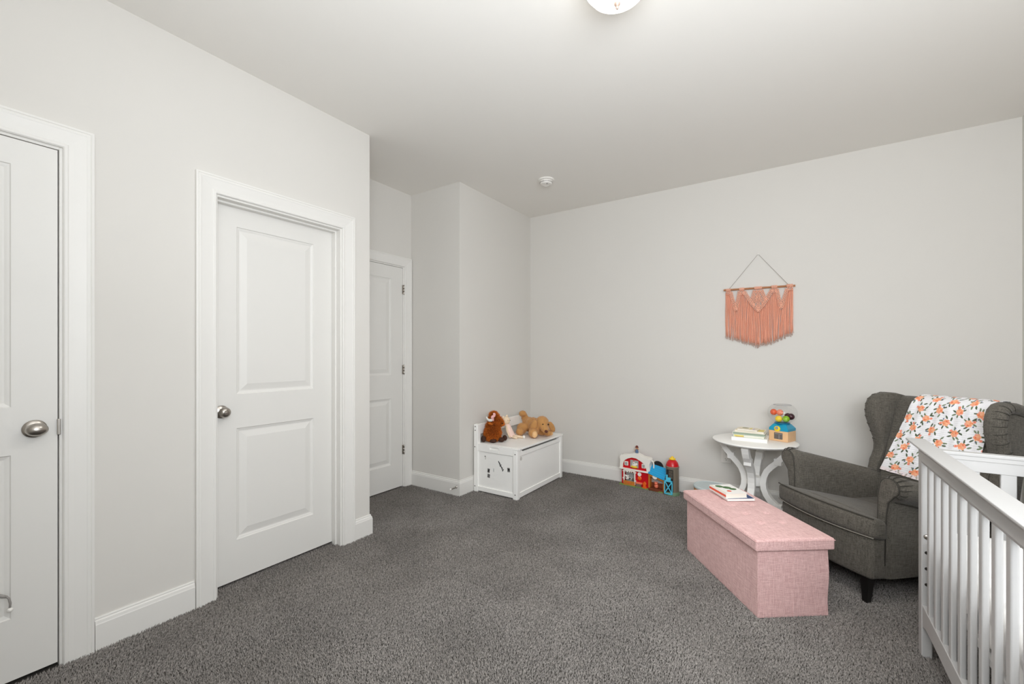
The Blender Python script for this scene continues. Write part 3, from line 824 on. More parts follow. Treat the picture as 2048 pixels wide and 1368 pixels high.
# ---------------------------------------------------------------- pink storage bench
oa = math.atan2(.602, .799)
ot = thing('storage_bench', 'pink linen storage bench with tufted lid in front of the armchair', 'storage bench', (-.146, 2.30, 0), oa)
BL, BW = .705, .350
def bodyfn(p):
    x, y, z = p
    t = math.sin(math.pi * min(1, max(0, z / .315)))
    if x > BW - .02: x += -.0035 * t * math.sin(math.pi * min(1, max(0, y / BL)))
    if y < .02: y += .003 * math.sin(x * 26) * t * .6 + (.004 * max(0, (x - .24) / .1) * math.sin(z * 24))
    if x < .02: x += .002 * math.sin(y * 14) * t
    return (x, y, z)
body = obj('body', MB().rbox(0, BW, 0, BL, -.003, .318, .004, (16, 24, 12), bodyfn), M['pink'], ot, smooth='auto')
obj('seam', MB().box(BW * .5 - .004, BW * .5 + .004, -.0022, .002, .0, .318), M['pink'], body, bevel=.001)
obj('seam', MB().tube([(.001, .0005, .0), (.001, .0005, .315)], .0022, 6), M['pink'], body)
tuf = [(x, y) for x in (.12, .235) for y in (.16, .285, .41, .535)]
def lidfn(p):
    x, y, z = p
    if z > .345:
        u = (x + .016) / (BW + .032); v = (y + .016) / (BL + .032)
        edge = (max(0, min(u, 1 - u, .5)) * 2) ** .5 * (max(0, min(v, 1 - v, .5)) * 2) ** .35
        k = (z - .345) / .027
        z += .014 * edge * k
        for a, b in tuf:
            d = math.hypot(x - a, y - b); z -= .010 * math.exp(-(d / .016) ** 2) * k
            z -= .003 * math.exp(-((y - b) / .006) ** 2) * math.exp(-((x - a) / .05) ** 2) * k
    return (x, y, z)
lid = obj('lid', MB().rbox(-.017, BW + .017, -.017, BL + .017, .3155, .370, .008, (46, 70, 3), lidfn), M['pink'], ot, smooth='auto')
lp_ = [(-.0175, -.0175), (BW + .0175, -.0175), (BW + .0175, BL + .0175), (-.0175, BL + .0175)]
obj('piping', MB().tube([(x, y, .361) for x, y in lp_], .0014, 6, closed=True), M['pink'], lid)
for a, b in tuf:
    obj('tuft', MB().ell((a, b, lidfn((a, b, .372))[2] + .001), (.006, .006, .0025)), M['pink'], lid, smooth=True)

def book(name, label, loc, rotz, w, l, t, cover, page, spine=None, group=None, hard=True):
    """w along local x (spine side at x=0), l along local y"""
    b = thing(name, label, 'book', loc, rotz, group)
    c = .0018
    obj('cover', MB().box(0, w, 0, l, 0, c).box(0, w, 0, l, t - c, t).box(0, c * 1.4, 0, l, c, t - c), cover, b, bevel=.0006, seg=1)
    obj('pages', MB().box(c * 1.4, w - .003, .003, l - .003, c, t - c), page, b)
    if spine: obj('spine_band', MB().box(-.0006, .0003, 0.0, l, t * .28, t * .72), spine, b)
    return b
zl = .3845
ba = math.radians(36)
e1 = Vector((math.cos(ba), math.sin(ba))); e2 = Vector((-math.sin(ba), math.cos(ba)))
b1 = book('picture_book', 'navy and white board book lying under another book on the pink bench', (-.325, 2.745, zl), ba, .165, .165, .012, M['bookwhite'], M['bookwhite'])
obj('cover_print', MB().box(.004, .161, .004, .161, .0119, .0124), M['navy'], b1)
b2 = book('picture_book', 'white picture book with green and red cover lying on top on the pink bench', (-.334, 2.748, zl + .0126), ba + .05, .132, .172, .028, M['bookwhite'], M['paper'], M['redprint'])
pr = MB().ell((.040, .135, .0282), (.022, .024, .0004), (0, 0, .4), n=14, q=4).ell((.072, .108, .0282), (.026, .024, .0004), (0, 0, -.5), n=14, q=4).ell((.092, .078, .0282), (.022, .018, .0004), (0, 0, .2), n=14, q=4)
obj('green_print', pr, M['leafgreen'], b2)
obj('red_print', MB().lathe([(0, .0288), (.013, .0287), (.013, .0281)], (.048, .045, 0), 18), M['redprint'], b2)
obj('cream_print', MB().box(.002, .012, .004, .168, .0279, .0284), M['bookcream'], b2)

# ---------------------------------------------------------------- round side table
tx, ty, tz = -.26, 3.735, .58
tb = thing('side_table', 'round white side table with curved legs between bench and back wall', 'side table', (tx, ty, 0), math.radians(-10))
obj('tabletop', MB().lathe([(0, tz - .022), (.262, tz - .022), (.276, tz - .019), (.284, tz - .013), (.288, tz - .007), (.286, tz - .002), (.281, tz), (0, tz)], n=96), M['white'], tb, smooth='auto')
cl_ = [(.235, .558), (.218, .52), (.198, .487), (.172, .458), (.150, .430), (.118, .398), (.088, .36), (.070, .315), (.064, .27), (.068, .225), (.085, .18), (.112, .142), (.142, .115), (.172, .088), (.202, .058), (.222, .028), (.232, -.003)]
lv = []
for i, p in enumerate(cl_):
    a = cl_[max(0, i - 1)]; b = cl_[min(len(cl_) - 1, i + 1)]; d = Vector((b[0] - a[0], b[1] - a[1])).normalized(); nrm = Vector((-d.y, d.x))
    w_ = .0205; lv.append((Vector(p) + nrm * w_, Vector(p) - nrm * w_))
poly = [tuple(q[0]) for q in lv] + [tuple(q[1]) for q in lv[::-1]]
for k in range(4):
    m = Matrix.Rotation(math.radians(90 * k), 4, 'Z')
    lg = MB().prism(poly, 'y', -.024, .024, m)
    for (cx, cz) in ((.160, .440), (.160, .101)): lg.box(cx - .0245, cx + .0245, -.0255, .0255, cz - .0245, cz + .0245, m)
    obj('leg', lg, M['white'], tb, bevel=.002, seg=1)
obj('hub', MB().lathe([(0, .24), (.047, .24), (.049, .245), (.049, .30), (.047, .305), (0, .305)], n=32), M['white'], tb, smooth='auto')
obj('apron', MB().lathe([(0, tz - .034), (.13, tz - .034), (.134, tz - .03), (.134, tz - .0215), (0, tz - .0215)], n=48), M['white'], tb, smooth='auto')

# books on the table (bottom to top)
zz = tz + .0002
book('bottom_book', 'thick glossy white book at bottom of the stack on the round table', (-.405, 3.640, zz), 0, .238, .165, .027, M['bookwhite'], M['bookwhite']); zz += .0272
bk = book('thin_book', 'thin pale green book with yellow spine end low in the stack', (-.393, 3.650, zz), math.radians(-1), .205, .155, .016, M['bookmint'], M['paper'])
obj('spine_print', MB().box(.006, .070, -.0005, .0006, .004, .0155), M['bookyellow'], bk); obj('spine_print', MB().box(.015, .072, -.0006, .0006, .0012, .0038), M['ochre'], bk); zz += .0162
book('white_book', 'off-white softcover book in the middle of the stack on the round table', (-.399, 3.657, zz), math.radians(-2), .215, .15, .019, M['bookwhite'], M['booksage']); zz += .0192
bk = book('cream_book', 'cream book with yellow cover corner second from top of the stack', (-.385, 3.664, zz), math.radians(-4), .195, .135, .015, M['bookcream'], M['paper'])
obj('cover_print', MB().box(.125, .190, .01, .10, .0149, .0154), M['bookyellow'], bk); zz += .0156
bk = book('small_book', 'small cream printed book lying on top of the stack on the round table', (-.368, 3.652, zz), math.radians(-5), .135, .115, .010, M['bookcream'], M['bookwhite'])
pr = MB().lathe([(0, .0105), (.022, .0104), (.022, .0098)], (.045, .075, 0), 20); obj('cover_print', pr, M['olive'], bk)
obj('cover_print', MB().box(.10, .112, .02, .07, .0098, .0104), M['lilac'], bk); obj('cover_print', MB().box(.078, .09, .03, .10, .0098, .0104), M['bookyellow'], bk)

# ---- ball machine
ga = math.atan2(-.055, .122)
gm = thing('ball_dispenser', 'wooden toy ball dispenser with blue collar and clear globe on the round table', 'toy', (-.167, 3.806, tz), ga)
gw, gd = .134, .124
# origin is the front left corner, local y goes back towards the wall
bx = MB().box(0, gw, 0, gd, .0003, .078)
obj('wooden_base', bx, M['beech'], gm, bevel=.004, seg=3)
hood = [(0, .078), (0, .094)]
obj('hood', MB().loft([[(0, 0, .0775), (gw, 0, .0775), (gw, gd, .0775), (0, gd, .0775)], [(0, 0, .097), (gw, 0, .097), (gw, gd, .097), (0, gd, .097)], [(.022, .022, .127), (gw - .022, .022, .127), (gw - .022, gd - .022, .127), (.022, gd - .022, .127)]]), M['teal'], gm, bevel=.003)
gc = (gw / 2, gd / 2)
obj('collar', MB().lathe([(0, .124), (.048, .125), (.052, .129), (.052, .134), (.047, .137), (0, .137)], (*gc, 0), 40), M['tealdark'], gm, smooth='auto')
obj('globe', MB().lathe([(.044, .137), (.062, .146), (.082, .163), (.095, .185), (.099, .207), (.096, .228), (.085, .250), (.068, .266), (.060, .270), (.057, .268)], (*gc, 0), 48), M['clear'], gm, smooth=True)
obj('rim', MB().tube([(gc[0] + .0585 * math.cos(a), gc[1] + .0585 * math.sin(a), .270) for a in np.linspace(0, 2 * math.pi, 40, endpoint=False)], .0012, 6, closed=True), M['lightgrey'], gm, smooth=True)
kn = obj('knob', MB().lathe([(0, -.014), (.014, -.013), (.020, -.010), (.021, -.002), (.018, .002)], (.062, .002, .094), 28, 'y'), M['lemon'], gm, smooth='auto')
obj('disc', MB().lathe([(0, -.017), (.010, -.0165), (.011, -.012)], (.062, .002, .100), 20, 'y'), M['lightgrey'], kn, smooth='auto')
wn = obj('window', MB().box(.038, .098, -.0012, .003, .016, .064), M['window'], gm, bevel=.001)
obj('bar', MB().box(.044, .094, -.0022, -.001, .054, .058).box(.072, .076, -.0022, -.001, .02, .05), M['lightgrey'], wn)
for lab, x, y, z, r, mm_ in (('yellow ball at bottom of the clear globe', .052, .040, .1625, .0245, 'lemon'), ('lime green ball beside the yellow one in the globe', .098, .052, .1665, .0245, 'lime'),
                            ('orange ball at left side of the clear globe', .006, .058, .2095, .0235, 'tomato'), ('peach ball next to the orange one in the globe', .046, .070, .2085, .0235, 'peach'),
                            ('dark plum ball at right side of the clear globe', .117, .085, .184, .0245, 'plum'), ('small dark red ball at back of the clear globe', .088, .100, .185, .022, 'plum')):
    m = Matrix.Translation((-.167, 3.806, tz)) @ Matrix.Rotation(ga, 4, 'Z'); p = m @ Vector((x, y, z))
    tag(obj('toy_ball', MB().ell((0, 0, 0), r, n=24, q=16), M[mm_], smooth=True), lab, 'ball', 'balls in the clear globe').location = p

# ---- round tan drum behind the bench
dm = thing('round_drum', 'low round tan drum with pale blue top behind the pink bench', 'drum', (-.57, 3.78, 0))
obj('shell', MB().lathe([(0, -.003), (.122, -.003), (.126, .002), (.127, .15), (0, .15)], n=56), M['tandrum'], dm, smooth='auto')
obj('top', MB().lathe([(0, .148), (.129, .148), (.131, .152), (.131, .163), (.128, .167), (.122, .168), (.119, .165), (0, .165)], n=56), M['paleblue'], dm, smooth='auto')

# ---------------------------------------------------------------- macrame hanging
mc = thing('macrame_hanging', 'coral macrame wall hanging on wooden rod on the back wall', 'wall hanging', (-.25, YB, 1.775)); W = World(mc)
rod = W.part('rod', MB().tube([(-.505, YB - .022, 1.778), (-.25, YB - .022, 1.776), (.002, YB - .022, 1.773)], .0078, 14), M['wood'], smooth='auto')
W.part('nail', MB().lathe([(0, -.012), (.005, -.011), (.005, -.008), (.002, -.007), (.002, 0)], (-.252, YB, 2.055), 12, 'y'), M['plastic'], smooth='auto')
W.part('hanging_string', MB().tube([(-.462, YB - .022, 1.786), (-.252, YB - .008, 2.056), (-.042, YB - .022, 1.782)], .0016, 6), M['string'])
kx = [(-.487, -.452), (-.388, -.350), (-.278, -.224), (-.158, -.118), (-.056, -.012)]
for a, b in kx:
    wr_ = MB(); x = a; pts = []
    n_ = int((b - a) / .0052)
    for k in range(n_ * 12):
        t = k / 12 * 2 * math.pi; pts.append((a + (b - a) * k / (n_ * 12), YB - .022 + .0105 * math.cos(t), 1.776 + .0105 * math.sin(t)))
    W.part('cord_wrap', wr_.tube(pts, .0027, 5), M['coralknot'], smooth=True)
bL = [(-.495, 1.757), (-.475, 1.750), (-.457, 1.735), (-.412, 1.585), (-.378, 1.735), (-.36, 1.735), (-.30, 1.628), (-.251, 1.578), (-.200, 1.632), (-.145, 1.735), (-.128, 1.735), (-.092, 1.582), (-.045, 1.735), (-.028, 1.752), (-.008, 1.757)]
hem = [(-.495, 1.395), (-.40, 1.365), (-.33, 1.335), (-.251, 1.312), (-.18, 1.335), (-.09, 1.372), (-.008, 1.415)]
fr = MB(); tips = MB()
for lay in (0, 1):
    x = -.492 + lay * .0031
    while x < -.012:
        zt = np.interp(x, *zip(*bL)) ; zb = np.interp(x, *zip(*hem)) + random.uniform(-.012, .010)
        yb_ = YB - .006 - lay * .009 + random.uniform(-.002, .002); dx = random.uniform(-.006, .006)
        ph = random.uniform(0, 6); pts = []
        for k in range(8):
            t = k / 7; pts.append((x + dx * t * t + .0012 * math.sin(ph + t * 7), yb_ - .003 * math.sin(t * 3), zt + (zb - zt) * t))
        fr.tube(pts, .0023, 5)
        e = pts[-1]
        for q in range(3):
            tips.tube([e, (e[0] + random.uniform(-.007, .007), e[1] + random.uniform(-.002, .002), e[2] - random.uniform(.010, .024))], .0008, 4)
        x += .0062 + random.uniform(-.0006, .0006)
tag(W.part('fringe', fr, M['coral'], smooth=True), kind='stuff')
tag(W.part('frayed_ends', tips, M['fray']), kind='stuff')
kt = MB()
def kline(a, b, rows=3, wv=.0095):
    a = Vector(a); b = Vector(b); d = b - a; L_ = d.length; d.normalize(); nr = Vector((-d.y, d.x)); n = int(L_ / .0105)
    for r in range(rows):
        for k in range(n + 1):
            p = a + d * (k * L_ / n + (.004 if r % 2 else 0)) + nr * (r - (rows - 1) / 2) * wv
            kt.ell((p.x, YB - .020 - random.uniform(0, .004), p.y), (.0038, .0065, .0074), (0, math.radians(random.choice((32, -32))), 0), n=7, q=5)
kline((-.452, 1.755), (-.415, 1.605)); kline((-.386, 1.755), (-.412, 1.605)); kline((-.352, 1.752), (-.295, 1.648)); kline((-.295, 1.648), (-.251, 1.590))
kline((-.276, 1.755), (-.299, 1.665)); kline((-.227, 1.755), (-.200, 1.670)); kline((-.251, 1.755), (-.251, 1.60), 3); kline((-.262, 1.71), (-.285, 1.63), 2); kline((-.240, 1.71), (-.215, 1.63), 2)
kline((-.156, 1.752), (-.205, 1.652)); kline((-.205, 1.652), (-.251, 1.590)); kline((-.122, 1.752), (-.094, 1.605)); kline((-.052, 1.752), (-.090, 1.605))
kline((-.37, 1.76), (-.368, 1.735), 4); kline((-.139, 1.76), (-.137, 1.735), 4); kline((-.47, 1.762), (-.468, 1.745), 4); kline((-.034, 1.762), (-.032, 1.745), 4)
tag(W.part('knotwork', kt, M['coralknot'], smooth=True), kind='stuff')

# ---------------------------------------------------------------- toy chest
tc_ = thing('toy_chest', 'white wooden toy chest bench with backrest in the left corner', 'toy chest', (-2.42, 3.02, 0)); W = World(tc_)
X0, X1, Y0, Y1 = -2.420, -1.952, 3.02, 3.86; P = .045; WH = M['white']
for nm, x, y, h in (('back_post', X0, Y0, .603), ('back_post', X0, Y1 - P, .603), ('leg', X1 - P, Y0, .418), ('leg', X1 - P, Y1 - P, .418)):
    W.part(nm, MB().box(x, x + P if nm == 'leg' else x + .046, y, y + P, -.004, h), WH, bevel=.005)
for y in (Y0 + .004, Y1 - .024):
    sr = MB(); hx = (-2.245, -2.145)
    sr.box(X0 + .046, hx[0], y, y + .02, .366, .432).box(hx[1], X1 - P, y, y + .02, .366, .432).box(hx[0], hx[1], y, y + .02, .366, .394).box(hx[0], hx[1], y, y + .02, .414, .432).box(hx[0], hx[1], y + .014, y + .02, .394, .414)
    W.part('side_rail', sr, WH, bevel=.0012, seg=1)
    W.part('side_panel', MB().box(X0 + .04, X1 - P + .004, y + .010, y + .016, .04, .37), WH)
    W.part('side_bottom_rail', MB().box(X0 + .044, X1 - P, y, y + .02, .010, .05), WH, bevel=.002)
for (x, t) in ((X1 - .024, 1), (X0 + .004, 0)):
    W.part('long_panel', MB().box(x + .006, x + .012, Y0 + .04, Y1 - .04, .04, .372), WH)
    W.part('long_bottom_rail', MB().box(x, x + .02, Y0 + P, Y1 - P, .008, .050), WH, bevel=.002)
    if t:   # front top rail scooped for the fingers
        pl = [(Y0 + P, .362), (Y1 - P, .362), (Y1 - P, .413)] + [(3.815 - .02, .413)]
        pl += [(3.765 - i * (.645 / 10), .396) for i in range(11)] + [(3.095, .413), (Y0 + P, .413)]
        W.part('front_rail', MB().prism(pl, 'x', x, x + .02), WH, bevel=.0015, seg=1)
    else: W.part('rear_rail', MB().box(x, x + .02, Y0 + P, Y1 - P, .362, .413), WH)
W.part('bottom_board', MB().box(X0 + .02, X1 - .02, Y0 + .02, Y1 - .02, .03, .038), WH)
W.part('lid', MB().box(X0 + .047, X1 + .008, Y0 + .026, Y1 - .026, .416, .434).box(X1 - .046, X1 + .006, Y0 - .001, Y0 + .028, .4185, .433).box(X1 - .046, X1 + .006, Y1 - .028, Y1 + .001, .4185, .433), WH, bevel=.003)
W.part('backrest', MB().box(X0 + .012, X0 + .03, Y0 + P, Y1 - P, .508, .600), WH, bevel=.003)
for x, z in ((X0 + .018, .582), (X0 + .018, .548), (X0 + .014, .40), (X0 + .014, .047), (X1 - P + .024, .385), (X1 - P + .024, .042)):
    W.part('screw', MB().lathe([(0, -.0018), (.0045, -.0016), (.005, .0005)], (x, Y0, z), 14, 'y'), M['hole'])
def sticker(x, z, w, h, an, mt_, nm='sticker'):
    m = Matrix.Translation((x, Y0 + .0135, z)) @ Matrix.Rotation(an, 4, 'Y')
    W.part(nm, MB().box(-w / 2, w / 2, -.0006, .0008, -h / 2, h / 2, m), mt_)
sticker(-2.262, .203, .024, .036, .08, M['sticker']); sticker(-2.260, .203, .010, .022, .3, M['bookwhite']); sticker(-2.261, .157, .026, .032, .12, M['sticker'])
sticker(-2.048, .240, .026, .034, -.1, M['sticker']); sticker(-2.046, .243, .012, .014, .2, M['bookwhite'])
for k in range(6): sticker(-2.150 + k * .0085, .292 - k * .0125, .008, .022, -.5 + (k % 3) * .5, M['stickdark'])
sticker(-2.300, .325, .010, .010, .3, M['sticker']); sticker(-2.296, .31, .006, .024, .1, M['smudge']); sticker(-2.207, .215, .003, .03, 0, M['sticker'])
W.part('smudge', MB().lathe([(0, .0002), (.016, .0001), (.016, -.001)], (X1 - .0115, 3.10, .335), 16, 'x'), M['smudge'])

# ---------------------------------------------------------------- plush toys
def fur(parent, src, n, ln, wd, material, name='fur', lo=-9, hi=9, droop=.3, seed=3):
    r = np.random.default_rng(seed); dg = bpy.context.evaluated_depsgraph_get(); ev = src.evaluated_get(dg); me = ev.to_mesh(); me.calc_loop_triangles()
    co = np.empty(len(me.vertices) * 3); me.vertices.foreach_get('co', co); co = co.reshape(-1, 3)
    tr = np.empty(len(me.loop_triangles) * 3, np.int32); me.loop_triangles.foreach_get('vertices', tr); tr = tr.reshape(-1, 3)
    a, b, c = co[tr[:, 0]], co[tr[:, 1]], co[tr[:, 2]]; nn = np.cross(b - a, c - a); ar = np.linalg.norm(nn, axis=1); ok = ar > 0
    a, b, c, nn, ar = a[ok], b[ok], c[ok], nn[ok], ar[ok]; nn /= ar[:, None]
    k = r.choice(len(a), n, p=ar / ar.sum()); u = r.random((n, 2)); s = u.sum(1) > 1; u[s] = 1 - u[s]
    p = a[k] + (b[k] - a[k]) * u[:, :1] + (c[k] - a[k]) * u[:, 1:]; nr = nn[k]
    t = np.cross(nr, r.normal(size=(n, 3))); t /= np.linalg.norm(t, axis=1)[:, None] + 1e-9
    d = nr + r.normal(size=(n, 3)) * .35; d[:, 2] -= droop; d /= np.linalg.norm(d, axis=1)[:, None]
    L_ = ln * r.uniform(.5, 1.2, n)[:, None]
    v = np.stack([p - t * wd - nr * .002, p + t * wd - nr * .002, p + d * L_ * .6 + nr * L_ * .1 + t * wd * .5, p + d * L_], 1).reshape(-1, 3)
    i = np.arange(n) * 4; f = np.concatenate([np.stack([i, i + 1, i + 2], 1), np.stack([i, i + 2, i + 3], 1)])
    m2 = bpy.data.meshes.new(name); m2.from_pydata(v.tolist(), [], f.tolist()); m2.materials.append(material); ev.to_mesh_clear()
    o = bpy.data.objects.new(name, m2); C.objects.link(o); o.parent = parent; o.matrix_parent_inverse = Matrix.Identity(4)
    return tag(o, kind='stuff')
def remesh(o, vox, it=4):
    r = o.modifiers.new('remesh', 'REMESH'); r.mode = 'VOXEL'; r.voxel_size = vox; r.use_smooth_shade = True
    s = o.modifiers.new('smooth', 'SMOOTH'); s.factor = .6; s.iterations = it
    bpy.context.view_layer.update()
ZL = .434
# dog, lying with its head to the room
dog = thing('plush_dog', 'tan plush puppy lying on the white toy chest lid', 'plush toy', (-2.15, 3.62, ZL)); W = World(dog)
b = MB()
b.ell((-2.255, 3.710, .520), (.072, .070, .074)).ell((-2.19, 3.675, .530), (.085, .072, .070), (0, 0, -.5)).ell((-2.13, 3.63, .515), (.075, .07, .068))
b.ell((-2.040, 3.598, .572), (.067, .066, .064)).ell((-1.992, 3.562, .528), (.046, .042, .038), (0, .5, -.6)).ell((-1.972, 3.545, .512), (.035, .034, .031))
b.ell((-2.08, 3.50, .482), (.050, .040, .044), (0, .3, 0)).ell((-2.10, 3.55, .50), (.05, .045, .05)).ell((-2.015, 3.665, .468), (.05, .04, .033)).ell((-2.08, 3.66, .48), (.055, .05, .045))
b.ell((-2.27, 3.60, .495), (.055, .045, .055)).ell((-2.25, 3.53, .474), (.040, .040, .040)).ell((-2.31, 3.715, .585), (.034, .03, .045), (0, .3, 0)).ell((-2.315, 3.685, .628), (.042, .034, .032))
body = W.part('body', b, M['tan'], smooth=True); remesh(body, .009, 5)
for c, r, rt, mm_ in (((-2.085, 3.520, .548), (.030, .016, .058), (.10, .30, .5), 'tan'), ((-1.972, 3.668, .528), (.026, .014, .056), (.10, -.45, .5), 'tan')):
    e = W.part('ear', MB().ell(c, r, rt), M[mm_], smooth=True); fur(e, e, 500, .006, .0014, M['tanfur'], seed=9)
W.part('paw_pad', MB().ell((-2.048, 3.474, .475), (.026, .022, .032), (0, .2, .3)), M['tanlight'], smooth=True)
W.part('paw_pad', MB().ell((-1.985, 3.678, .464), (.022, .020, .024), (0, .2, 0)), M['tanlight'], smooth=True)
W.part('nose', MB().ell((-1.952, 3.522, .508), (.016, .015, .014)), M['nose'], smooth=True)
W.part('eye', MB().ell((-2.000, 3.546, .566), .0072), M['bead'], smooth=True); W.part('eye', MB().ell((-1.966, 3.592, .563), .0072), M['bead'], smooth=True)
fur(dog, body, 7000, .007, .0014, M['tanfur'], droop=.2)
# highland cow
cow = thing('plush_cow', 'shaggy brown plush highland cow sitting at left end of the toy chest', 'plush toy', (-2.31, 3.16, ZL)); W = World(cow)
b = MB().ell((-2.31, 3.16, .510), (.072, .076, .070)).ell((-2.312, 3.165, .565), (.056, .06, .06)).ell((-2.305, 3.185, .628), (.055, .062, .052)).ell((-2.275, 3.215, .605), (.035, .038, .034))
body = W.part('body', b, M['brown'], smooth=True); remesh(body, .010, 4)
fur(cow, body, 5200, .024, .0022, M['brownfur'], droop=.5)
ft = MB().ell((-2.31, 3.175, .678), (.03, .034, .02)); tf = W.part('topknot', ft, M['brown'], smooth=True); fur(tf, tf, 900, .024, .002, M['brownfur'], droop=-.3, seed=5)
W.part('horn', MB().tube([(-2.285, 3.13, .648), (-2.275, 3.09, .640), (-2.270, 3.052, .645), (-2.270, 3.025, .660), (-2.272, 3.014, .682)], [.013, .013, .012, .009, .004], 12), M['horn'], smooth=True)
W.part('horn', MB().tube([(-2.30, 3.235, .65), (-2.31, 3.275, .648), (-2.315, 3.295, .662)], [.012, .010, .004], 12), M['horn'], smooth=True)
W.part('ear', MB().ell((-2.28, 3.085, .608), (.013, .032, .012), (-.4, 0, 0)), M['brownfur'], smooth=True)
bw = MB().ell((-2.262, 3.095, .672), (.012, .024, .014), (.3, 0, 0)).ell((-2.262, 3.120, .690), (.012, .018, .013), (-.8, 0, 0)).ell((-2.255, 3.110, .676), .009).ell((-2.262, 3.098, .648), (.008, .010, .02), (.5, 0, 0))
W.part('bow', bw, M['bow'], smooth=True)
W.part('muzzle', MB().ell((-2.255, 3.236, .588), (.024, .026, .02)), M['brownfur'], smooth=True)
W.part('eye', MB().ell((-2.232, 3.208, .600), .006), M['bead'], smooth=True)
for c, r in (((-2.275, 3.118, .452), (.035, .028, .020)), ((-2.232, 3.185, .455), (.032, .028, .022)), ((-2.220, 3.225, .466), (.024, .020, .026))): W.part('hoof', MB().ell(c, r), M['darkbrown'], smooth=True)
W.part('tail', MB().ell((-2.355, 3.082, .466), (.024, .022, .03)), M['darkbrown'], smooth=True)
# cream doll
cat = thing('plush_doll', 'cream cloth doll in blush dress slumped between the cow and the dog', 'plush toy', (-2.28, 3.38, ZL)); W = World(cat)
hd = W.part('head', MB().ell((-2.300, 3.365, .600), (.036, .042, .038)), M['cream'], smooth=True)
for c in ((-2.31, 3.332, .634), (-2.31, 3.392, .638)): W.part('ear', MB().ell(c, (.009, .013, .014)), M['cream'], smooth=True)
W.part('eye', MB().ell((-2.264, 3.378, .604), .0036), M['bead'], smooth=True); W.part('eye', MB().ell((-2.268, 3.348, .606), .0030), M['bead'], smooth=True)
W.part('dress', MB().loft([[(cx + r * math.cos(a) * .9, cy + r * math.sin(a), z + dz * math.cos(a)) for a in np.linspace(0, 2 * math.pi, 20, endpoint=False)] for cx, cy, z, r, dz in ((-2.298, 3.370, .572, .018, 0), (-2.292, 3.374, .560, .030, -.002), (-2.275, 3.382, .515, .036, -.012), (-2.255, 3.392, .470, .043, -.022), (-2.250, 3.395, .456, .043, -.018), (-2.252, 3.394, .450, .030, -.01))]), M['blush'], smooth=True)
W.part('leg', MB().tube([(-2.24, 3.405, .456), (-2.20, 3.418, .450), (-2.165, 3.428, .447), (-2.145, 3.430, .450)], [.014, .012, .011, .009], 10), M['cream'], smooth=True)
W.part('leg', MB().tube([(-2.245, 3.375, .456), (-2.21, 3.372, .449), (-2.18, 3.375, .445)], [.014, .012, .010], 10), M['cream'], smooth=True)
W.part('foot', MB().ell((-2.142, 3.432, .450), (.012, .012, .014)), M['horn'], smooth=True)
W.part('arm', MB().tube([(-2.285, 3.345, .552), (-2.268, 3.332, .51), (-2.25, 3.336, .47), (-2.24, 3.345, .447)], [.010, .009, .008, .008], 8), M['cream'], smooth=True)

# ---------------------------------------------------------------- toy farm set
fm_a = -.10
fm = thing('toy_farm', 'toy plastic farm with red barn and silo against back wall baseboard', 'toy', (-1.392, 3.952, 0), fm_a)
# local: x along the front, y to the wall, front face at y=0
def part(name, mb, m, p=fm, **k): return obj(name, mb, m, p, **k)
part('base_plate', MB().prism([(0, -.012), (.30, -.016), (.42, -.022), (.43, .05), (0, .06)], 'z', -.003, .012), M['grass'], bevel=.003)
barn = part('barn_body', MB().box(.022, .045, .002, .062, .008, .152).box(.155, .282, .002, .062, .008, .152).box(.045, .155, .04, .062, .008, .152).box(.045, .155, .002, .04, .136, .152), M['red'])
up = [(.032, .160), (.036, .20), (.048, .232), (.085, .256), (.125, .270), (.165, .268), (.215, .246), (.250, .222), (.262, .190), (.268, .160)]
part('barn_gable', MB().prism(up, 'y', .004, .055), M['red'], bevel=.002)
outer = [(.004, .150), (.010, .235), (.000, .262), (.018, .284), (.070, .290), (.145, .312), (.170, .312), (.225, .290), (.290, .284), (.305, .262), (.292, .235), (.298, .150)]
mb = MB(); n = 12
def resample(pl, n):
    d = [0]
    for a, b in zip(pl, pl[1:]): d.append(d[-1] + math.hypot(b[0] - a[0], b[1] - a[1]))
    t = np.linspace(0, d[-1], n); return list(zip(np.interp(t, d, [p[0] for p in pl]), np.interp(t, d, [p[1] for p in pl])))
o_, i_ = resample(outer, 28), resample(up, 28)
ring = o_ + i_[::-1]
vs = [(x, -.008, z) for x, z in o_] + [(x, -.008, z) for x, z in i_] + [(x, .062, z) for x, z in o_] + [(x, .0045, z) for x, z in i_]
fs = []
for k in range(27):
    fs += [(k, k + 1, 28 + k + 1, 28 + k), (k, 56 + k, 56 + k + 1, k + 1), (28 + k, 28 + k + 1, 84 + k + 1, 84 + k)]
mb.add(vs, fs); part('roof_trim', mb, M['barnwhite'], smooth='auto')
part('cross_beam', MB().box(.0, .300, -.010, .062, .148, .163), M['barnwhite'], bevel=.003)
part('handle', MB().tube([(.296, .03, .262), (.312, .03, .255), (.318, .03, .235), (.319, .03, .19), (.312, .03, .17), (.296, .03, .166)], .0065, 10), M['barnwhite'], smooth=True)
for x in (.048, .216):
    f = part('window_frame', MB().box(x, x + .038, -.002, .006, .186, .226), M['barnwhite'], bevel=.004); obj('pane', MB().box(x + .008, x + .030, -.0028, -.001, .193, .219), M['print_'], f)
f = part('loft_window', MB().box(.105, .185, .0005, .005, .176, .246), M['print_'], bevel=.003)
hen = part('hen', MB().ell((.146, -.004, .204), (.020, .008, .020)).ell((.142, -.005, .226), (.010, .007, .012)).ell((.168, -.003, .212), (.010, .006, .012)), M['barnwhite'], smooth=True)
obj('comb', MB().ell((.143, -.006, .239), (.006, .004, .006)), M['red'], hen, smooth=True); obj('beak', MB().ell((.146, -.012, .222), (.003, .004, .004)), M['night'], hen, smooth=True)
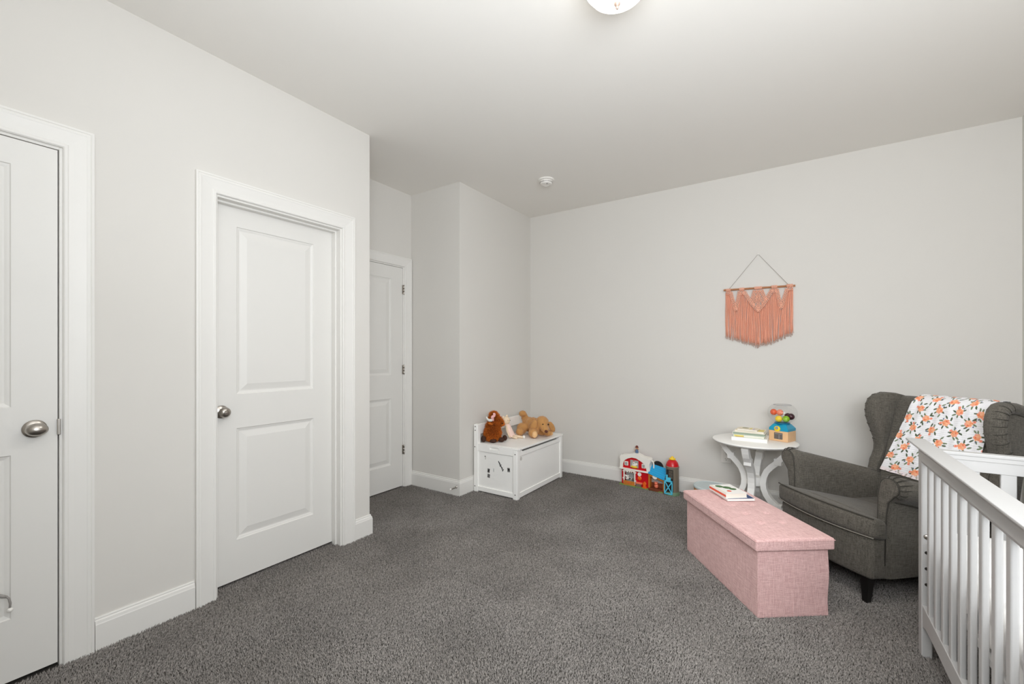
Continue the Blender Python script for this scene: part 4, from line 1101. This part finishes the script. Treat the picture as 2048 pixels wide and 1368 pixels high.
obj('nest', MB().ell((.146, -.004, .186), (.034, .010, .012)), M['yellow'], hen, smooth=True)
dr = part('stall_frame', MB().box(.042, .052, -.012, .004, .02, .144).box(.148, .158, -.012, .004, .02, .144).box(.042, .158, -.012, .004, .126, .146), M['barnwhite'], bevel=.003)
obj('sign_print', MB().box(.058, .074, -.0135, -.011, .132, .138).box(.092, .098, -.0135, -.011, .129, .140).box(.110, .120, -.0135, -.011, .130, .138).box(.128, .142, -.0135, -.011, .130, .139), M['darkwood'], dr)
obj('hinge', MB().box(.036, .044, -.011, 0, .130, .140).box(.036, .044, -.011, 0, .062, .072).box(.156, .166, -.011, 0, .128, .138).box(.156, .166, -.011, 0, .052, .062), M['barnwhite'], dr)
part('stall_wall', MB().box(.050, .152, .030, .038, .01, .13), M['print_'])
part('hay_panel', MB().box(.044, .156, -.013, -.006, .006, .048), M['barnwood'], bevel=.002)
part('hay_print', MB().box(.08, .115, -.0142, -.012, .030, .038).box(.052, .062, -.0142, -.012, .026, .031).box(.128, .140, -.0142, -.012, .024, .029), M['redprint'])
part('name_plate', MB().lathe([(0, -.002), (.018, -.0015), (.018, .003)], (.196, 0, .124), 20, 'y'), M['barnwhite'])
part('orange_disc', MB().lathe([(0, -.006), (.014, -.006), (.018, -.003), (.018, .003)], (.198, 0, .088), 24, 'y'), M['orange'], smooth='auto')
part('step', MB().box(.165, .225, -.014, .004, .036, .052), M['pig'], bevel=.003); part('ramp', MB().box(.168, .215, -.016, .002, .010, .036), M['silo'], bevel=.002)
part('trough', MB().loft([[(.236 - w_, -.016, z), (.262 + w_, -.016, z), (.262 + w_, .0, z), (.236 - w_, .0, z)] for z, w_ in ((.008, .008), (.03, -.002), (.05, .004), (.062, -.006), (.07, -.008))]), M['orange'], bevel=.002)
# shed
sh = [(.288, .010), (.432, .010), (.432, .115), (.30, .155), (.288, .150)]
part('shed_frame', MB().box(.284, .298, -.012, .05, .008, .150).box(.418, .430, -.016, .05, .004, .118).prism([(.29, .130), (.43, .098), (.43, .122), (.29, .156)], 'y', -.012, .05), M['barnwood'], bevel=.002)
part('shed_wall', MB().box(.296, .420, .034, .042, .008, .128), M['print_'])
part('shed_floor', MB().box(.286, .424, -.020, .04, .002, .026).box(.298, .418, .028, .034, .026, .068), M['darkwood'], bevel=.002)
part('shed_sign', MB().lathe([(0, -.015), (.022, -.0145), (.022, -.010)], (.345, 0, .132), 20, 'y'), M['barnwhite'])
sr_ = [(.286, .158), (.435, .118), (.435, .205), (.31, .226), (.300, .214)]
rf = MB().add([(.284, -.02, .160), (.436, -.026, .122), (.436, .055, .205), (.300, .055, .228), (.284, -.02, .153), (.436, -.026, .114), (.436, .06, .196), (.300, .06, .220)], [(0, 1, 2, 3), (4, 7, 6, 5), (0, 4, 5, 1), (1, 5, 6, 2), (2, 6, 7, 3), (3, 7, 4, 0)])
rf = part('shed_roof', rf, M['sky'], bevel=.002)
rd = MB()
for k in range(5):
    t = (k + .5) / 5; rd.tube([(.285 + .013 * t, -.02 + .075 * t, .162 + .067 * t), (.436, -.026 + .081 * t, .124 + .082 * t)], .0018, 5)
obj('ridges', rd, M['sky'], rf)
nt_ = part('moon_panel', MB().prism([(.345 + .048 * math.cos(a) * 1.05, .208 + .052 * math.sin(a)) for a in np.linspace(0, math.pi, 16)] + [(.29, .20)], 'y', .056, .062), M['night'])
obj('moon', MB().prism([(.318 + .012 * math.cos(a), .232 + .018 * math.sin(a)) for a in np.linspace(1.2, 4.6, 12)] + [(.315 + .008 * math.cos(a), .232 + .016 * math.sin(a)) for a in np.linspace(4.4, 1.4, 8)], 'y', .0535, .0565), M['yellow'], nt_)
# silo
sx_, sy_ = .492, .012
part('silo_foot', MB().lathe([(0, -.003), (.062, -.003), (.062, .014), (.056, .03), (0, .03)], (sx_, sy_, 0), 36), M['moss'], smooth='auto')
part('silo', MB().lathe([(0, .028), (.055, .028), (.054, .235), (.057, .238), (.057, .248), (.053, .252), (0, .252)], (sx_, sy_, 0), 40), M['silo'], smooth='auto')
part('silo_dome', MB().lathe([(.054, .250), (.052, .262), (.045, .282), (.033, .298), (.018, .307), (0, .310)], (sx_, sy_, 0), 40), M['red'], smooth='auto')
part('silo_knob', MB().lathe([(0, .305), (.026, .306), (.028, .312), (.024, .320), (.012, .322), (.010, .332), (0, .336)], (sx_, sy_, 0), 24), M['yellow'], smooth='auto')
wd_ = part('silo_shaft', MB().box(sx_ - .034, sx_ + .024, sy_ - .057, sy_ - .03, .03, .225), M['night'], bevel=.003)
rd = MB()
for k in range(7): rd.box(sx_ - .012, sx_ + .022, sy_ - .0575, sy_ - .055, .150 + k * .0105, .155 + k * .0105)
obj('rung', rd, M['silo'], wd_)
gt = MB(); gy = sy_ - .062; a0, a1, z0, z1 = sx_ - .052, sx_ + .022, .010, .132
gt.box(a0, a0 + .009, gy, gy + .006, z0, z1).box(a1 - .009, a1, gy, gy + .006, z0, z1).box(a0, a1, gy, gy + .006, z0, z0 + .010).box(a0, a1, gy, gy + .006, z1 - .014, z1)
for s in (1, -1):
    L_ = math.hypot(a1 - a0 - .014, z1 - z0 - .022); an = math.atan2(z1 - z0 - .022, a1 - a0 - .014) * s
    gt.box(-L_ / 2, L_ / 2, -.003, .003, -.004, .004, Matrix.Translation(((a0 + a1) / 2, gy + .003, (z0 + z1) / 2)) @ Matrix.Rotation(-an, 4, 'Y'))
part('gate', gt, M['gate'], bevel=.001, seg=1)
part('lift', MB().box(sx_ - .036, sx_ + .006, gy - .001, gy + .006, .130, .158).box(sx_ - .036, sx_ - .020, gy, gy + .006, .158, .180), M['gate'], bevel=.002)
# loose figures
def wp_(x, y, z):
    return Matrix.Translation((-1.392, 3.952, 0)) @ Matrix.Rotation(fm_a, 4, 'Z') @ Vector((x, y, z))
def fig(name, label, p):
    return thing(name, label, 'toy figure', wp_(*p), fm_a)
f = fig('toy_farmer', 'tiny toy farmer with dark hat standing on the barn roof', (.158, .030, .3125))
obj('body', MB().lathe([(0, 0), (.013, 0), (.015, .004), (.014, .02), (.010, .032), (0, .034)], n=20), M['denim'], f, smooth='auto')
obj('head', MB().ell((0, 0, .045), (.013, .012, .013)), M['skin'], f, smooth=True)
obj('hat', MB().lathe([(0, .052), (.017, .051), (.0175, .053), (.012, .056), (.011, .064), (.006, .068), (0, .0685)], n=20), M['hat'], f, smooth='auto')
obj('arm', MB().tube([(-.011, 0, .030), (-.018, -.004, .020)], .0042, 8), M['skin'], f, smooth=True); obj('arm', MB().tube([(.011, 0, .030), (.018, -.004, .036)], .0042, 8), M['skin'], f, smooth=True)
f = fig('toy_cow', 'tiny white toy cow head in the open barn stall', (.070, .010, .0495))
obj('body', MB().ell((0, .006, .018), (.018, .018, .018)).ell((0, -.006, .034), (.013, .011, .012)), M['barnwhite'], f, smooth=True)
obj('ear', MB().ell((-.015, -.004, .042), (.007, .004, .005)).ell((.015, -.004, .042), (.007, .004, .005)), M['barnwhite'], f, smooth=True)
obj('nose', MB().ell((0, -.017, .029), (.006, .003, .004)), M['night'], f, smooth=True)
f = fig('toy_dog', 'tiny black and white toy animal behind the hay panel', (.102, .012, .0495))
obj('body', MB().ell((0, .004, .012), (.011, .012, .012)), M['barnwhite'], f, smooth=True); obj('patch', MB().ell((0, -.006, .016), (.008, .005, .007)), M['night'], f, smooth=True)
f = fig('toy_sheep', 'tiny dark grey toy animal at right of the barn stall', (.130, .012, .0495))
obj('body', MB().ell((0, .004, .012), (.014, .012, .012)).ell((.008, -.004, .018), (.008, .007, .007)), M['silo'], f, smooth=True)
f = fig('toy_pig', 'tiny salmon pink toy pig sitting in the shed', (.352, .000, .0265))
obj('body', MB().ell((0, .004, .020), (.018, .016, .020)).ell((0, -.004, .044), (.015, .012, .013)), M['pig'], f, smooth=True)
obj('ear', MB().ell((-.010, -.002, .057), (.005, .003, .006)).ell((.010, -.002, .057), (.005, .003, .006)), M['pig'], f, smooth=True)
obj('snout', MB().ell((0, -.016, .042), (.006, .004, .0045)), M['redprint'], f, smooth=True)
